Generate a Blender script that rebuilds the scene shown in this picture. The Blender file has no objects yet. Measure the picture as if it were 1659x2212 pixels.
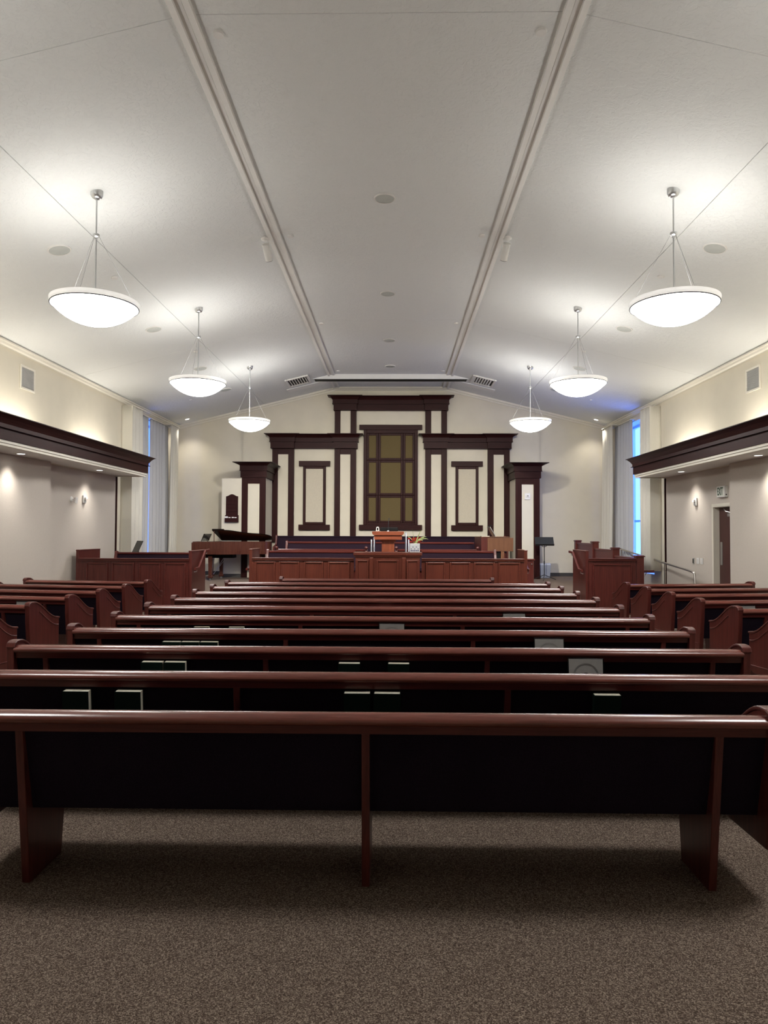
import bpy, bmesh, math, random
from mathutils import Vector, Matrix

random.seed(7)
C = bpy.context.scene.collection
SC = bpy.context.scene

# ------------------------------------------------------------------ camera
cam_d = bpy.data.cameras.new('camera')
cam_d.sensor_fit = 'VERTICAL'
cam_d.sensor_height = 24.0
cam_d.lens = 1534.0 / 2212.0 * 24.0
cam_d.clip_start = 0.05
cam = bpy.data.objects.new('camera', cam_d)
C.objects.link(cam)
R = Matrix(((0.9998541, -0.00349016, 0.01672089),
            (0.01661408, -0.02866743, -0.99945092),
            (0.00396759, 0.99958291, -0.02860526)))
cam.matrix_world = Matrix.Translation((0.155, 0.0, 1.58)) @ R.to_4x4()
SC.camera = cam

# ------------------------------------------------------------------ world, exposure
W = bpy.data.worlds.new('sky'); SC.world = W
W.use_nodes = True
bg = W.node_tree.nodes['Background']
bg.inputs['Color'].default_value = (0.085, 0.23, 1.0, 1)
bg.inputs['Strength'].default_value = 4.5
SC.view_settings.view_transform = 'Standard'
SC.view_settings.look = 'None'
SC.view_settings.gamma = 1.0
SC.view_settings.use_curve_mapping = False
SC.view_settings.exposure = 0.70
SC.cycles.max_bounces = 10
SC.cycles.diffuse_bounces = 6
SC.cycles.sample_clamp_indirect = 4.0
SC.cycles.caustics_reflective = False
SC.cycles.caustics_refractive = False

PENDANT_W = 29.0
BOWL_EMIT = 21.0
COVE_W = 13.5
DOWN_W = 43.0
CORNER_W = 28.0
SPOT_W = 900.0
WARM = (1.0, 0.93, 0.81)
NEUTRAL = (1.0, 0.95, 0.86)

# ------------------------------------------------------------------ materials
def _nt(name):
    m = bpy.data.materials.new(name); m.use_nodes = True
    nt = m.node_tree
    return m, nt, nt.nodes['Principled BSDF']

def link(nt, a, b): nt.links.new(a, b)

def coords(nt, scale=(1, 1, 1), kind='Object'):
    tc = nt.nodes.new('ShaderNodeTexCoord')
    mp = nt.nodes.new('ShaderNodeMapping')
    mp.inputs['Scale'].default_value = scale
    link(nt, tc.outputs[kind], mp.inputs['Vector'])
    return mp.outputs['Vector']

def noise(nt, vec, scale, detail=3.0, rough=0.5, dist=0.0):
    n = nt.nodes.new('ShaderNodeTexNoise')
    n.inputs['Scale'].default_value = scale
    n.inputs['Detail'].default_value = detail
    n.inputs['Roughness'].default_value = rough
    n.inputs['Distortion'].default_value = dist
    link(nt, vec, n.inputs['Vector'])
    return n.outputs['Fac']

def ramp(nt, fac, stops):
    r = nt.nodes.new('ShaderNodeValToRGB')
    el = r.color_ramp.elements
    el[0].position, el[0].color = stops[0][0], (*stops[0][1], 1)
    el[1].position, el[1].color = stops[-1][0], (*stops[-1][1], 1)
    for p, c in stops[1:-1]:
        e = el.new(p); e.color = (*c, 1)
    link(nt, fac, r.inputs['Fac'])
    return r.outputs['Color']

def bump(nt, bs, h, strength, dist=0.01):
    b = nt.nodes.new('ShaderNodeBump')
    b.inputs['Strength'].default_value = strength
    b.inputs['Distance'].default_value = dist
    link(nt, h, b.inputs['Height'])
    link(nt, b.outputs['Normal'], bs.inputs['Normal'])

def plain(name, col, rough=0.5, metal=0.0, var=0.06, nscale=6.0, spec=0.5):
    m, nt, bs = _nt(name)
    f = noise(nt, coords(nt), nscale, 4.0)
    a = tuple(c * (1 - var) for c in col); b = tuple(min(1, c * (1 + var)) for c in col)
    link(nt, ramp(nt, f, [(0.3, a), (0.7, b)]), bs.inputs['Base Color'])
    bs.inputs['Roughness'].default_value = rough
    bs.inputs['Metallic'].default_value = metal
    bs.inputs['Specular IOR Level'].default_value = spec
    return m

def wood(name, dark, light, axis='z', rough=0.34, spec=0.5):
    m, nt, bs = _nt(name)
    s = {'x': (1.2, 26, 26), 'y': (26, 1.2, 26), 'z': (26, 26, 1.2)}[axis]
    v = coords(nt, s)
    f = noise(nt, v, 1.6, 6.0, 0.6, 0.6)
    s2 = {'x': (6, 160, 160), 'y': (160, 6, 160), 'z': (160, 160, 6)}[axis]
    f2 = noise(nt, coords(nt, s2), 1.0, 2.0)
    mx = nt.nodes.new('ShaderNodeMath'); mx.operation = 'MULTIPLY_ADD'
    link(nt, f2, mx.inputs[0]); mx.inputs[1].default_value = 0.35
    ad = nt.nodes.new('ShaderNodeMath'); ad.operation = 'SUBTRACT'
    link(nt, f, ad.inputs[0]); ad.inputs[1].default_value = 0.17
    link(nt, ad.outputs[0], mx.inputs[2])
    mid = tuple((a + b) / 2 for a, b in zip(dark, light))
    link(nt, ramp(nt, mx.outputs[0], [(0.3, dark), (0.5, mid), (0.72, light)]), bs.inputs['Base Color'])
    bs.inputs['Roughness'].default_value = rough
    bs.inputs['Specular IOR Level'].default_value = spec
    bump(nt, bs, mx.outputs[0], 0.06, 0.002)
    return m

def fabric(name, col, scale=300.0, rough=0.95, var=0.25, bstr=0.25):
    m, nt, bs = _nt(name)
    f = noise(nt, coords(nt), scale, 2.0)
    a = tuple(c * (1 - var) for c in col); b = tuple(min(1, c * (1 + var)) for c in col)
    link(nt, ramp(nt, f, [(0.35, a), (0.65, b)]), bs.inputs['Base Color'])
    bs.inputs['Roughness'].default_value = rough
    bs.inputs['Specular IOR Level'].default_value = 0.15
    bump(nt, bs, f, bstr, 0.003)
    return m

def carpet(name):
    m, nt, bs = _nt(name)
    v = coords(nt)
    vo = nt.nodes.new('ShaderNodeTexVoronoi')
    vo.inputs['Scale'].default_value = 250.0
    link(nt, v, vo.inputs['Vector'])
    f2 = noise(nt, v, 150.0, 3.0, 0.7)
    col = nt.nodes.new('ShaderNodeSeparateColor')
    link(nt, vo.outputs['Color'], col.inputs['Color'])
    mx = nt.nodes.new('ShaderNodeMath'); mx.operation = 'MULTIPLY_ADD'
    link(nt, col.outputs[0], mx.inputs[0]); mx.inputs[1].default_value = 0.55
    sc = nt.nodes.new('ShaderNodeMath'); sc.operation = 'MULTIPLY'
    link(nt, f2, sc.inputs[0]); sc.inputs[1].default_value = 0.5
    link(nt, sc.outputs[0], mx.inputs[2])
    link(nt, ramp(nt, mx.outputs[0], [(0.18, (0.05, 0.034, 0.027)), (0.42, (0.115, 0.083, 0.066)),
                                      (0.62, (0.21, 0.162, 0.132)), (0.85, (0.44, 0.36, 0.29))]), bs.inputs['Base Color'])
    bs.inputs['Roughness'].default_value = 1.0
    bs.inputs['Specular IOR Level'].default_value = 0.05
    bump(nt, bs, mx.outputs[0], 0.6, 0.006)
    return m

def knockdown(name, col):
    m, nt, bs = _nt(name)
    v = coords(nt)
    f = noise(nt, v, 11.5, 4.0, 0.6, 1.4)
    r = ramp(nt, f, [(0.47, (0, 0, 0)), (0.53, (1, 1, 1))])
    bs.inputs['Base Color'].default_value = (*col, 1)
    bs.inputs['Roughness'].default_value = 0.75
    bs.inputs['Specular IOR Level'].default_value = 0.25
    bump(nt, bs, r, 0.45, 0.006)
    return m

def emitter(name, col, strength):
    m = bpy.data.materials.new(name); m.use_nodes = True
    nt = m.node_tree; nt.nodes.clear()
    e = nt.nodes.new('ShaderNodeEmission'); o = nt.nodes.new('ShaderNodeOutputMaterial')
    e.inputs['Color'].default_value = (*col, 1); e.inputs['Strength'].default_value = strength
    link(nt, e.outputs[0], o.inputs[0])
    return m

def lamp_glass(name, col, emit, trans):
    m, nt, bs = _nt(name)
    out = nt.nodes['Material Output']
    bs.inputs['Base Color'].default_value = (*col, 1)
    bs.inputs['Roughness'].default_value = 0.25
    bs.inputs['Emission Color'].default_value = (1.0, 0.985, 0.955, 1)
    bs.inputs['Emission Strength'].default_value = emit
    tr = nt.nodes.new('ShaderNodeBsdfTranslucent'); tr.inputs['Color'].default_value = (*col, 1)
    mx = nt.nodes.new('ShaderNodeMixShader'); mx.inputs[0].default_value = trans
    link(nt, bs.outputs[0], mx.inputs[1]); link(nt, tr.outputs[0], mx.inputs[2])
    link(nt, mx.outputs[0], out.inputs[0])
    return m

def sheer(name, col, trans):
    m, nt, bs = _nt(name)
    out = nt.nodes['Material Output']
    f = noise(nt, coords(nt, (140, 140, 140)), 1.0, 2.0)
    a = tuple(c * 0.93 for c in col)
    cr = ramp(nt, f, [(0.3, a), (0.7, col)])
    link(nt, cr, bs.inputs['Base Color'])
    bs.inputs['Roughness'].default_value = 0.9
    bs.inputs['Specular IOR Level'].default_value = 0.1
    tr = nt.nodes.new('ShaderNodeBsdfTranslucent'); link(nt, cr, tr.inputs['Color'])
    mx = nt.nodes.new('ShaderNodeMixShader'); mx.inputs[0].default_value = trans
    link(nt, bs.outputs[0], mx.inputs[1]); link(nt, tr.outputs[0], mx.inputs[2])
    link(nt, mx.outputs[0], out.inputs[0])
    return m

def pane_glass(name):
    m, nt, bs = _nt(name)
    out = nt.nodes['Material Output']; nt.nodes.remove(bs)
    t = nt.nodes.new('ShaderNodeBsdfTransparent'); t.inputs['Color'].default_value = (0.93, 0.97, 1, 1)
    g = nt.nodes.new('ShaderNodeBsdfGlossy'); g.inputs['Roughness'].default_value = 0.02
    mx = nt.nodes.new('ShaderNodeMixShader')
    mx.inputs[0].default_value = 0.06
    link(nt, t.outputs[0], mx.inputs[1]); link(nt, g.outputs[0], mx.inputs[2])
    link(nt, mx.outputs[0], out.inputs[0])
    return m

M = {}
M['ceiling'] = knockdown('ceiling_paint', (0.80, 0.815, 0.80))
M['ceiling_trim'] = plain('ceiling_trim_paint', (0.80, 0.785, 0.75), 0.5, var=0.02)
M['wall'] = plain('cream_wall_paint', (0.70, 0.65, 0.53), 0.75, var=0.025, nscale=3)
M['cream_trim'] = plain('cream_trim_paint', (0.75, 0.71, 0.61), 0.45, var=0.02)
M['panel_fabric'] = fabric('beige_wall_fabric', (0.585, 0.53, 0.47), 160.0, 0.95, 0.07, 0.15)
M['inset_fabric'] = fabric('pale_panel_fabric', (0.58, 0.53, 0.43), 120.0, 0.95, 0.10, 0.2)
M['grille_cloth'] = fabric('olive_grille_cloth', (0.125, 0.094, 0.042), 200.0, 0.95, 0.12, 0.2)
M['carpet'] = carpet('brown_carpet')
M['rostrum_carpet'] = M['carpet']
DK, LT = (0.062, 0.0115, 0.0092), (0.128, 0.027, 0.021)
M['pew_x'] = wood('pew_wood_along', DK, LT, 'x', 0.28)
M['rail_x'] = wood('polished_lit_rail_wood', (0.11, 0.029, 0.022), (0.21, 0.062, 0.047), 'x', 0.22, 0.6)  # polished pew wood, the light it catches put into a lighter colour
M['pew_z'] = wood('pew_wood_upright', DK, LT, 'z', 0.33)
M['trim_x'] = wood('dark_trim_along', (0.021, 0.0055, 0.0051), (0.038, 0.0108, 0.0102), 'x', 0.42, 0.1)
M['trim_y'] = wood('dark_trim_deep', (0.021, 0.0055, 0.0051), (0.038, 0.0108, 0.0102), 'y', 0.42, 0.1)
M['trim_z'] = wood('dark_trim_upright', (0.021, 0.0055, 0.0051), (0.038, 0.0108, 0.0102), 'z', 0.42, 0.1)
M['front_x'] = wood('rostrum_wood_along', (0.075, 0.0155, 0.0085), (0.132, 0.031, 0.0175), 'x', 0.33)
M['front_z'] = wood('rostrum_wood_upright', (0.075, 0.0155, 0.0085), (0.132, 0.031, 0.0175), 'z', 0.33)
M['lectern_x'] = wood('lectern_wood_along', (0.17, 0.04, 0.017), (0.29, 0.08, 0.036), 'x', 0.35)
M['lectern_z'] = wood('lectern_wood_upright', (0.15, 0.035, 0.015), (0.25, 0.068, 0.030), 'z', 0.35)
M['organ'] = wood('organ_wood', (0.12, 0.045, 0.02), (0.19, 0.08, 0.035), 'z', 0.45)
M['piano'] = wood('piano_wood', (0.055, 0.017, 0.012), (0.10, 0.033, 0.022), 'z', 0.22)
M['piano_black'] = plain('piano_dark_lacquer', (0.008, 0.0045, 0.004), 0.15, var=0.1)
M['upholstery'] = fabric('dark_plum_upholstery', (0.013, 0.008, 0.016), 260.0, 1.0, 0.3, 0.2)
M['choir_cloth'] = fabric('plum_upholstery', (0.020, 0.0105, 0.0185), 260.0, 1.0, 0.25, 0.2)
M['chrome'] = plain('chrome', (0.50, 0.53, 0.56), 0.3, 1.0, 0.03)
M['cable_grey'] = plain('grey_steel_cable', (0.16, 0.16, 0.16), 0.6)
M['nickel'] = plain('satin_nickel', (0.62, 0.63, 0.64), 0.32, 1.0, 0.03)
M['steel'] = plain('brushed_steel_rail', (0.52, 0.49, 0.45), 0.3, 1.0, 0.05)
M['white_plastic'] = plain('white_plastic', (0.78, 0.77, 0.74), 0.4, var=0.02)
M['speaker_grille'] = plain('grey_speaker_grille', (0.50, 0.52, 0.49), 0.8, var=0.05)
M['grille_grey'] = plain('grey_register', (0.42, 0.42, 0.40), 0.6, var=0.05)
M['black'] = plain('matt_black', (0.005, 0.005, 0.0055), 0.6, var=0.2, spec=0.2)
M['black_metal'] = plain('black_metal', (0.016, 0.018, 0.02), 0.4, 0.0, 0.15)
M['charcoal'] = plain('charcoal_baseboard', (0.055, 0.05, 0.045), 0.6, var=0.1)
M['dark_ring'] = plain('dark_bronze_ring', (0.05, 0.05, 0.055), 0.4, 0.6)
M['bowl'] = lamp_glass('opal_glass_bowl', (0.86, 0.85, 0.82), BOWL_EMIT, 0.0)
M['bowl_inner'] = plain('white_bowl_shield', (0.85, 0.84, 0.81), 0.4, var=0.02)
M['rim'] = lamp_glass('opal_glass_rim', (0.62, 0.605, 0.58), 0.22, 0.05)
M['lit'] = emitter('lit_downlight_lens', (1.0, 0.97, 0.92), 3.0)
M['drape'] = sheer('cream_drape', (0.80, 0.77, 0.68), 0.08)
M['liner'] = sheer('grey_liner_curtain', (0.62, 0.62, 0.61), 0.08)
M['glass'] = pane_glass('window_glass')
M['win_frame'] = plain('pale_window_frame', (0.55, 0.60, 0.65), 0.45, var=0.03)
M['door'] = wood('door_wood', (0.055, 0.017, 0.014), (0.085, 0.03, 0.025), 'z', 0.4)
M['paper'] = plain('page_edges', (0.72, 0.69, 0.58), 0.85, var=0.08, nscale=90)
M['hymnal'] = plain('green_hymnal_cloth', (0.003, 0.012, 0.0085), 0.7, var=0.15, nscale=60, spec=0.12)
M['folder_grey'] = plain('grey_folder_cover', (0.30, 0.29, 0.28), 0.55, var=0.06, nscale=20)
M['folder_line'] = plain('dark_folder_line', (0.08, 0.075, 0.075), 0.6)
M['bag'] = plain('clear_bin_liner', (0.62, 0.65, 0.66), 0.3, var=0.12, nscale=14)
M['bin'] = plain('grey_bin_plastic', (0.36, 0.38, 0.38), 0.5)
M['vase'] = plain('silver_mosaic_vase', (0.72, 0.74, 0.78), 0.18, 0.35, 0.05)
M['vase_blue'] = plain('dark_mosaic_piece', (0.06, 0.06, 0.13), 0.25)
M['petal'] = plain('red_petal', (0.62, 0.035, 0.02), 0.55, var=0.3, nscale=40)
M['petal_dark'] = plain('deep_red_petal', (0.38, 0.012, 0.012), 0.55, var=0.3, nscale=40)
M['leaf'] = plain('pale_green_leaf', (0.30, 0.36, 0.14), 0.5, var=0.3, nscale=30)
M['screen_dark'] = plain('dark_screen', (0.02, 0.022, 0.03), 0.15)
M['exit_green'] = plain('dark_green_letters', (0.03, 0.075, 0.045), 0.5)
M['sign_white'] = plain('sign_face', (0.78, 0.80, 0.72), 0.45, var=0.02)
M['screen_case'] = plain('white_screen_case', (0.80, 0.80, 0.79), 0.4, var=0.015)

# ------------------------------------------------------------------ mesh building
class G:
    """Collects verts and faces, then links them as one mesh object."""
    def __init__(self): self.v, self.f = [], []
    def add(self, vs, fs):
        n = len(self.v); self.v += [tuple(p) for p in vs]
        self.f += [tuple(i + n for i in f) for f in fs]; return self
    def box(self, x0, y0, z0, x1, y1, z1):
        return self.add([(x0, y0, z0), (x1, y0, z0), (x1, y1, z0), (x0, y1, z0), (x0, y0, z1), (x1, y0, z1), (x1, y1, z1), (x0, y1, z1)],
                        [(0, 3, 2, 1), (4, 5, 6, 7), (0, 1, 5, 4), (1, 2, 6, 5), (2, 3, 7, 6), (3, 0, 4, 7)])
    def prism(self, pts, axis, a, b):
        """pts in the plane across axis: x -> (y,z), y -> (x,z), z -> (x,y)."""
        def P(p, t): return {'x': (t, p[0], p[1]), 'y': (p[0], t, p[1]), 'z': (p[0], p[1], t)}[axis]
        n = len(pts)
        vs = [P(p, a) for p in pts] + [P(p, b) for p in pts]
        fs = [tuple(range(n)), tuple(range(2 * n - 1, n - 1, -1))]
        fs += [(i, i + n, (i + 1) % n + n, (i + 1) % n) for i in range(n)]
        return self.add(vs, fs)
    def cyl(self, p0, p1, r0, r1=None, seg=14):
        return self.tube([p0, p1], r0, seg, r1)
    def tube(self, path, r, seg=10, r_end=None):
        path = [Vector(p) for p in path]; n = len(path)
        vs, fs = [], []
        up = None
        for i, p in enumerate(path):
            d = (path[min(i + 1, n - 1)] - path[max(i - 1, 0)]).normalized()
            if up is None: up = d.orthogonal().normalized()
            u = (up - up.dot(d) * d).normalized(); w = d.cross(u); up = u
            rr = r if r_end is None else r + (r_end - r) * i / max(n - 1, 1)
            vs += [p + rr * (math.cos(2 * math.pi * k / seg) * u + math.sin(2 * math.pi * k / seg) * w) for k in range(seg)]
        for i in range(n - 1):
            for k in range(seg):
                a, b = i * seg + k, i * seg + (k + 1) % seg
                fs.append((a, b, b + seg, a + seg))
        fs += [tuple(range(seg - 1, -1, -1)), tuple((n - 1) * seg + k for k in range(seg))]
        return self.add(vs, fs)
    def lathe(self, prof, seg=32, c=(0, 0, 0)):
        vs, fs = [], []
        for r, z in prof:
            r = max(r, 1e-4)
            vs += [(c[0] + r * math.cos(2 * math.pi * k / seg), c[1] + r * math.sin(2 * math.pi * k / seg), c[2] + z) for k in range(seg)]
        for i in range(len(prof) - 1):
            for k in range(seg):
                a, b = i * seg + k, i * seg + (k + 1) % seg
                fs.append((a, b, b + seg, a + seg))
        return self.add(vs, fs)
    def sweep(self, path, prof, close_prof=True):
        """prof (out, z) carried along a plan polyline, mitred; out is to the left of travel."""
        n = len(path); m = len(prof); vs, fs = [], []
        for i, p in enumerate(path):
            p = Vector(p)
            def nrm(a, b):
                d = (Vector(b) - Vector(a)).normalized(); return Vector((-d.y, d.x))
            n0 = nrm(path[i - 1], path[i]) if i > 0 else nrm(path[i], path[i + 1])
            n1 = nrm(path[i], path[i + 1]) if i < n - 1 else n0
            mt = (n0 + n1); mt = mt / max(mt.length_squared / 2, 1e-6)
            vs += [(p.x + mt.x * o, p.y + mt.y * o, z) for o, z in prof]
        k = m if close_prof else m - 1
        for i in range(n - 1):
            for j in range(k):
                a, b = i * m + j, i * m + (j + 1) % m
                fs.append((a, b, b + m, a + m))
        if close_prof:
            fs += [tuple(range(m)), tuple(range((n - 1) * m + m - 1, (n - 1) * m - 1, -1))]
        return self.add(vs, fs)
    def build(self, name, mat, parent=None, bevel=0.0, smooth=False, loc=None, **props):
        me = bpy.data.meshes.new(name)
        me.from_pydata(self.v, [], self.f)
        bm = bmesh.new(); bm.from_mesh(me)
        bmesh.ops.recalc_face_normals(bm, faces=bm.faces)
        if bevel:
            ed = [e for e in bm.edges if len(e.link_faces) == 2 and e.calc_face_angle(0) > 0.6]
            bmesh.ops.bevel(bm, geom=ed, offset=bevel, segments=2, affect='EDGES', profile=0.5, clamp_overlap=True)
        bm.to_mesh(me); bm.free()
        if smooth:
            me.shade_smooth() if smooth is True else None
            me.set_sharp_from_angle(angle=math.radians(40))
        me.materials.append(M[mat])
        o = bpy.data.objects.new(name, me); C.objects.link(o)
        if parent is not None: o.parent = parent
        if loc: o.location = loc
        for k, v in props.items(): o[k] = v
        return o

def tag(o, label, cat, group=None):
    o['label'] = label; o['category'] = cat
    if group: o['group'] = group
    return o

def thing(name, label, cat, loc=(0, 0, 0), rz=0.0, group=None):
    o = bpy.data.objects.new(name, None); C.objects.link(o)
    o.empty_display_size = 0.1
    o.location = loc; o.rotation_euler = (0, 0, rz)
    return tag(o, label, cat, group)

def struct(o):
    o['kind'] = 'structure'; return o

KIDS = {}
def children(o): return list(o.children)

def dup(root, loc=None, rz=None, label=None, group=None):
    """A copy of a thing with copies of its parts and their sub-parts."""
    r = root.copy(); C.objects.link(r)
    if loc is not None: r.location = loc
    if rz is not None: r.rotation_euler = (0, 0, rz)
    if label: r['label'] = label
    if group: r['group'] = group
    for ch in children(root):
        c = ch.copy(); C.objects.link(c); c.parent = r
        for g in children(ch):
            d = g.copy(); C.objects.link(d); d.parent = c
    return r

def lamp(kind, name, loc, power, color, parent=None, **kw):
    d = bpy.data.lights.new(name, kind); d.energy = power; d.color = color
    for k, v in kw.items(): setattr(d, k, v)
    o = bpy.data.objects.new(name, d); C.objects.link(o); o.location = loc
    if parent is not None: o.parent = parent
    return o

# ================================================================== ROOM SHELL
HW = 6.21            # half width of the room
YB, YE = -3.2, 20.5  # back wall, front wall
ZE, ZC, XC = 4.65, 5.79, 1.57   # eaves, flat ceiling, edge of the flat
def zceil(x):
    x = abs(x)
    return ZC if x < XC else ZC - (ZC - ZE) * (x - XC) / (HW - XC)

fl = struct(G().box(-6.8, YB - .3, -.2, 6.8, YE + .3, 0).build('floor', 'carpet'))

# rostrum platform, its steps, the tiers for the choir and the ramp by the wall
ROST = .34
struct(G().box(-HW, 14.3, .0, 4.9, YE, ROST).box(-2.66, 13.95, 0, 2.66, 14.3, ROST).build('floor', 'rostrum_carpet'))
for sx in (-1, 1):
    struct(G().box(*( (-3.84, 14.0, 0, -2.72, 14.3, .17) if sx < 0 else (2.72, 14.0, 0, 3.84, 14.3, .17))).build('trim_1', 'rostrum_carpet'))
struct(G().box(-3.25, 16.7, ROST, 1.95, 18.5, .50).box(-3.25, 18.5, ROST, 3.25, YE, .65).build('floor', 'rostrum_carpet'))
struct(G().prism([(14.2, 0), (18.7, ROST), (YE, ROST), (YE, 0)], 'x', 4.9, HW).build('floor', 'rostrum_carpet'))

# ceiling: backing slab with separate plaster panels, the joints between them open
ce = G()
pts = [(-HW - .3, zceil(HW) - .07), (-XC, ZC), (XC, ZC), (HW + .3, zceil(HW) - .07)]
pts2 = pts + [(HW + .3, ZC + .3), (-HW - .3, ZC + .3)]
pts2 = [(p[0], p[1] + .02) for p in pts2]
ceiling = struct(ce.prism(pts2, 'y', YB - .3, YE + .3).build('ceiling', 'ceiling'))
xs_ = [-HW, -3.66, -XC, XC, 3.66, HW]
ys_ = [YB, 5.64, 13.96, YE]
gp = .0045
for i in range(5):
    for j in range(3):
        a, b = xs_[i] + gp, xs_[i + 1] - gp
        y0, y1 = ys_[j] + gp, ys_[j + 1] - gp
        G().prism([(a, zceil(a)), (b, zceil(b)), (b, zceil(b) + .02), (a, zceil(a) + .02)], 'y', y0, y1).build('ceiling_panel', 'ceiling', ceiling)

# the two long ribs where the flat meets the slopes: three fillets each
for sx, nm in ((-1, 'trim_2'), (1, 'trim_3')):
    rib = struct(G().prism([(sx * 1.49, ZC - .012), (sx * 1.66, ZC - .03), (sx * 1.66, ZC + .01), (sx * 1.49, ZC + .01)], 'y', YB, YE).build(nm, 'ceiling_trim'))
    for a, b, d in ((1.492, 1.548, .036), (1.556, 1.604, .026), (1.614, 1.668, .058)):
        G().prism([(sx * a, ZC - d), (sx * b, ZC - d), (sx * b, ZC), (sx * a, ZC)], 'y', YB, YE).build('fillet', 'ceiling_trim', rib)

# front wall (gable)
struct(G().prism([(-HW - .4, 0), (HW + .4, 0), (HW + .4, 6.2), (-HW - .4, 6.2)], 'y', YE, YE + .3).build('wall_front', 'wall'))
struct(G().box(-6.8, YB - .3, 0, 6.8, YB, 6.2).build('wall_back', 'wall'))

# side walls: upper wall above the cornice, set-back lower wall behind fabric panels, window bay at the front
WIN = (16.75, 19.35, .62, 4.42)
for sx, nm in ((-1, 'wall_left'), (1, 'wall_right')):
    g = G()
    def bx(x0, y0, z0, x1, y1, z1):
        a, b = sorted((sx * x0, sx * x1)); g.box(a, y0, z0, b, y1, z1)
    bx(HW, YB, 2.83, HW + .45, 16.0, 5.0)          # above the cornice
    if sx < 0:
        bx(6.44, YB, 0, HW + .45, 16.0, 2.83)
    else:
        bx(6.44, YB, 0, HW + .45, 12.72, 2.83); bx(6.44, 13.80, 0, HW + .45, 16.0, 2.83); bx(6.44, 12.72, 2.09, HW + .45, 13.8, 2.83)
        bx(6.60, 12.5, 0, 6.66, 14.0, 2.3)
    bx(HW, 16.0, 0, HW + .45, WIN[0], 5.0); bx(HW, WIN[1], 0, HW + .45, YE, 5.0)
    bx(HW, WIN[0], 0, HW + .45, WIN[1], WIN[2]); bx(HW, WIN[0], WIN[3], HW + .45, WIN[1], 5.0)
    wl = struct(g.build(nm, 'wall'))
    # angled fabric panels, saw-toothed in plan
    def panel(y0, x0, y1, x1, z0=0, z1=2.83):
        p = [(sx * x0, y0), (sx * x1, y1), (sx * 6.43, y1), (sx * 6.43, y0)]
        G().prism(p, 'z', z0, z1).build('fabric_panel', 'panel_fabric', wl)
    def xl(y): return 6.325 + (6.19 - 6.325) * (y - 12.76) / (16 - 12.76)
    if sx < 0:
        panel(12.76, xl(12.76), 15.95, xl(15.95))
    else:
        panel(13.83, xl(13.83), 15.95, xl(15.95)); panel(12.76, xl(12.76), 13.83, xl(13.83), 2.15, 2.83)
    panel(9.5, 6.29, 12.74, 6.10)
    panel(6.2, 6.29, 9.46, 6.10)
    panel(2.9, 6.29, 6.16, 6.10)
    panel(YB + .02, 6.35, 2.86, 6.10)
    # dark wood strip where the fabric ends
    st = sorted((sx * 6.165, sx * 6.43))
    struct(G().box(st[0], 15.955, 0, st[1], 15.998, 2.83).build('trim_4', 'trim_z'))
    # baseboard of the window bay
    b0 = sorted((sx * (HW - .015), sx * HW))
    struct(G().box(b0[0], 16.05 if sx < 0 else 18.8, ROST if sx < 0 else ROST, b0[1], YE - .02, ROST + .1).build('baseboard_left' if sx < 0 else 'baseboard_right', 'charcoal'))

# baseboards on the front wall
struct(G().box(-HW + .02, YE - .015, ROST, -3.43, YE, ROST + .1).build('baseboard_front', 'charcoal'))
struct(G().box(3.43, YE - .015, ROST, HW - .02, YE, ROST + .1).build('baseboard_front', 'charcoal'))

# cream crown mouldings: side walls and gable
CR = [(0, 0), (.105, 0), (.10, -.022), (.075, -.03), (.06, -.06), (.03, -.078), (.03, -.098), (0, -.105)]
for sx, nm in ((-1, 'trim_5'), (1, 'trim_6')):
    prof = [(sx * HW - sx * o, ZE + .02 + z if o < .02 else ZE + z) for o, z in CR]
    struct(G().prism(prof, 'y', YB, YE).build(nm, 'cream_trim'))
g = G()
path = [(-HW, ZE), (-XC, ZC), (XC, ZC), (HW, ZE)]
for drop, out in ((0, .09), (.055, .045), (.085, .03)):
    h = {0: .055, .055: .03, .085: .022}[drop]
    lo = [(x, z - drop - h) for x, z in path]; hi = [(x, z - drop) for x, z in path]
    for k in range(3):
        q = [lo[k], lo[k + 1], hi[k + 1], hi[k]]
        g.prism(q, 'y', YE - out, YE)
struct(g.build('trim_7', 'cream_trim'))

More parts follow.
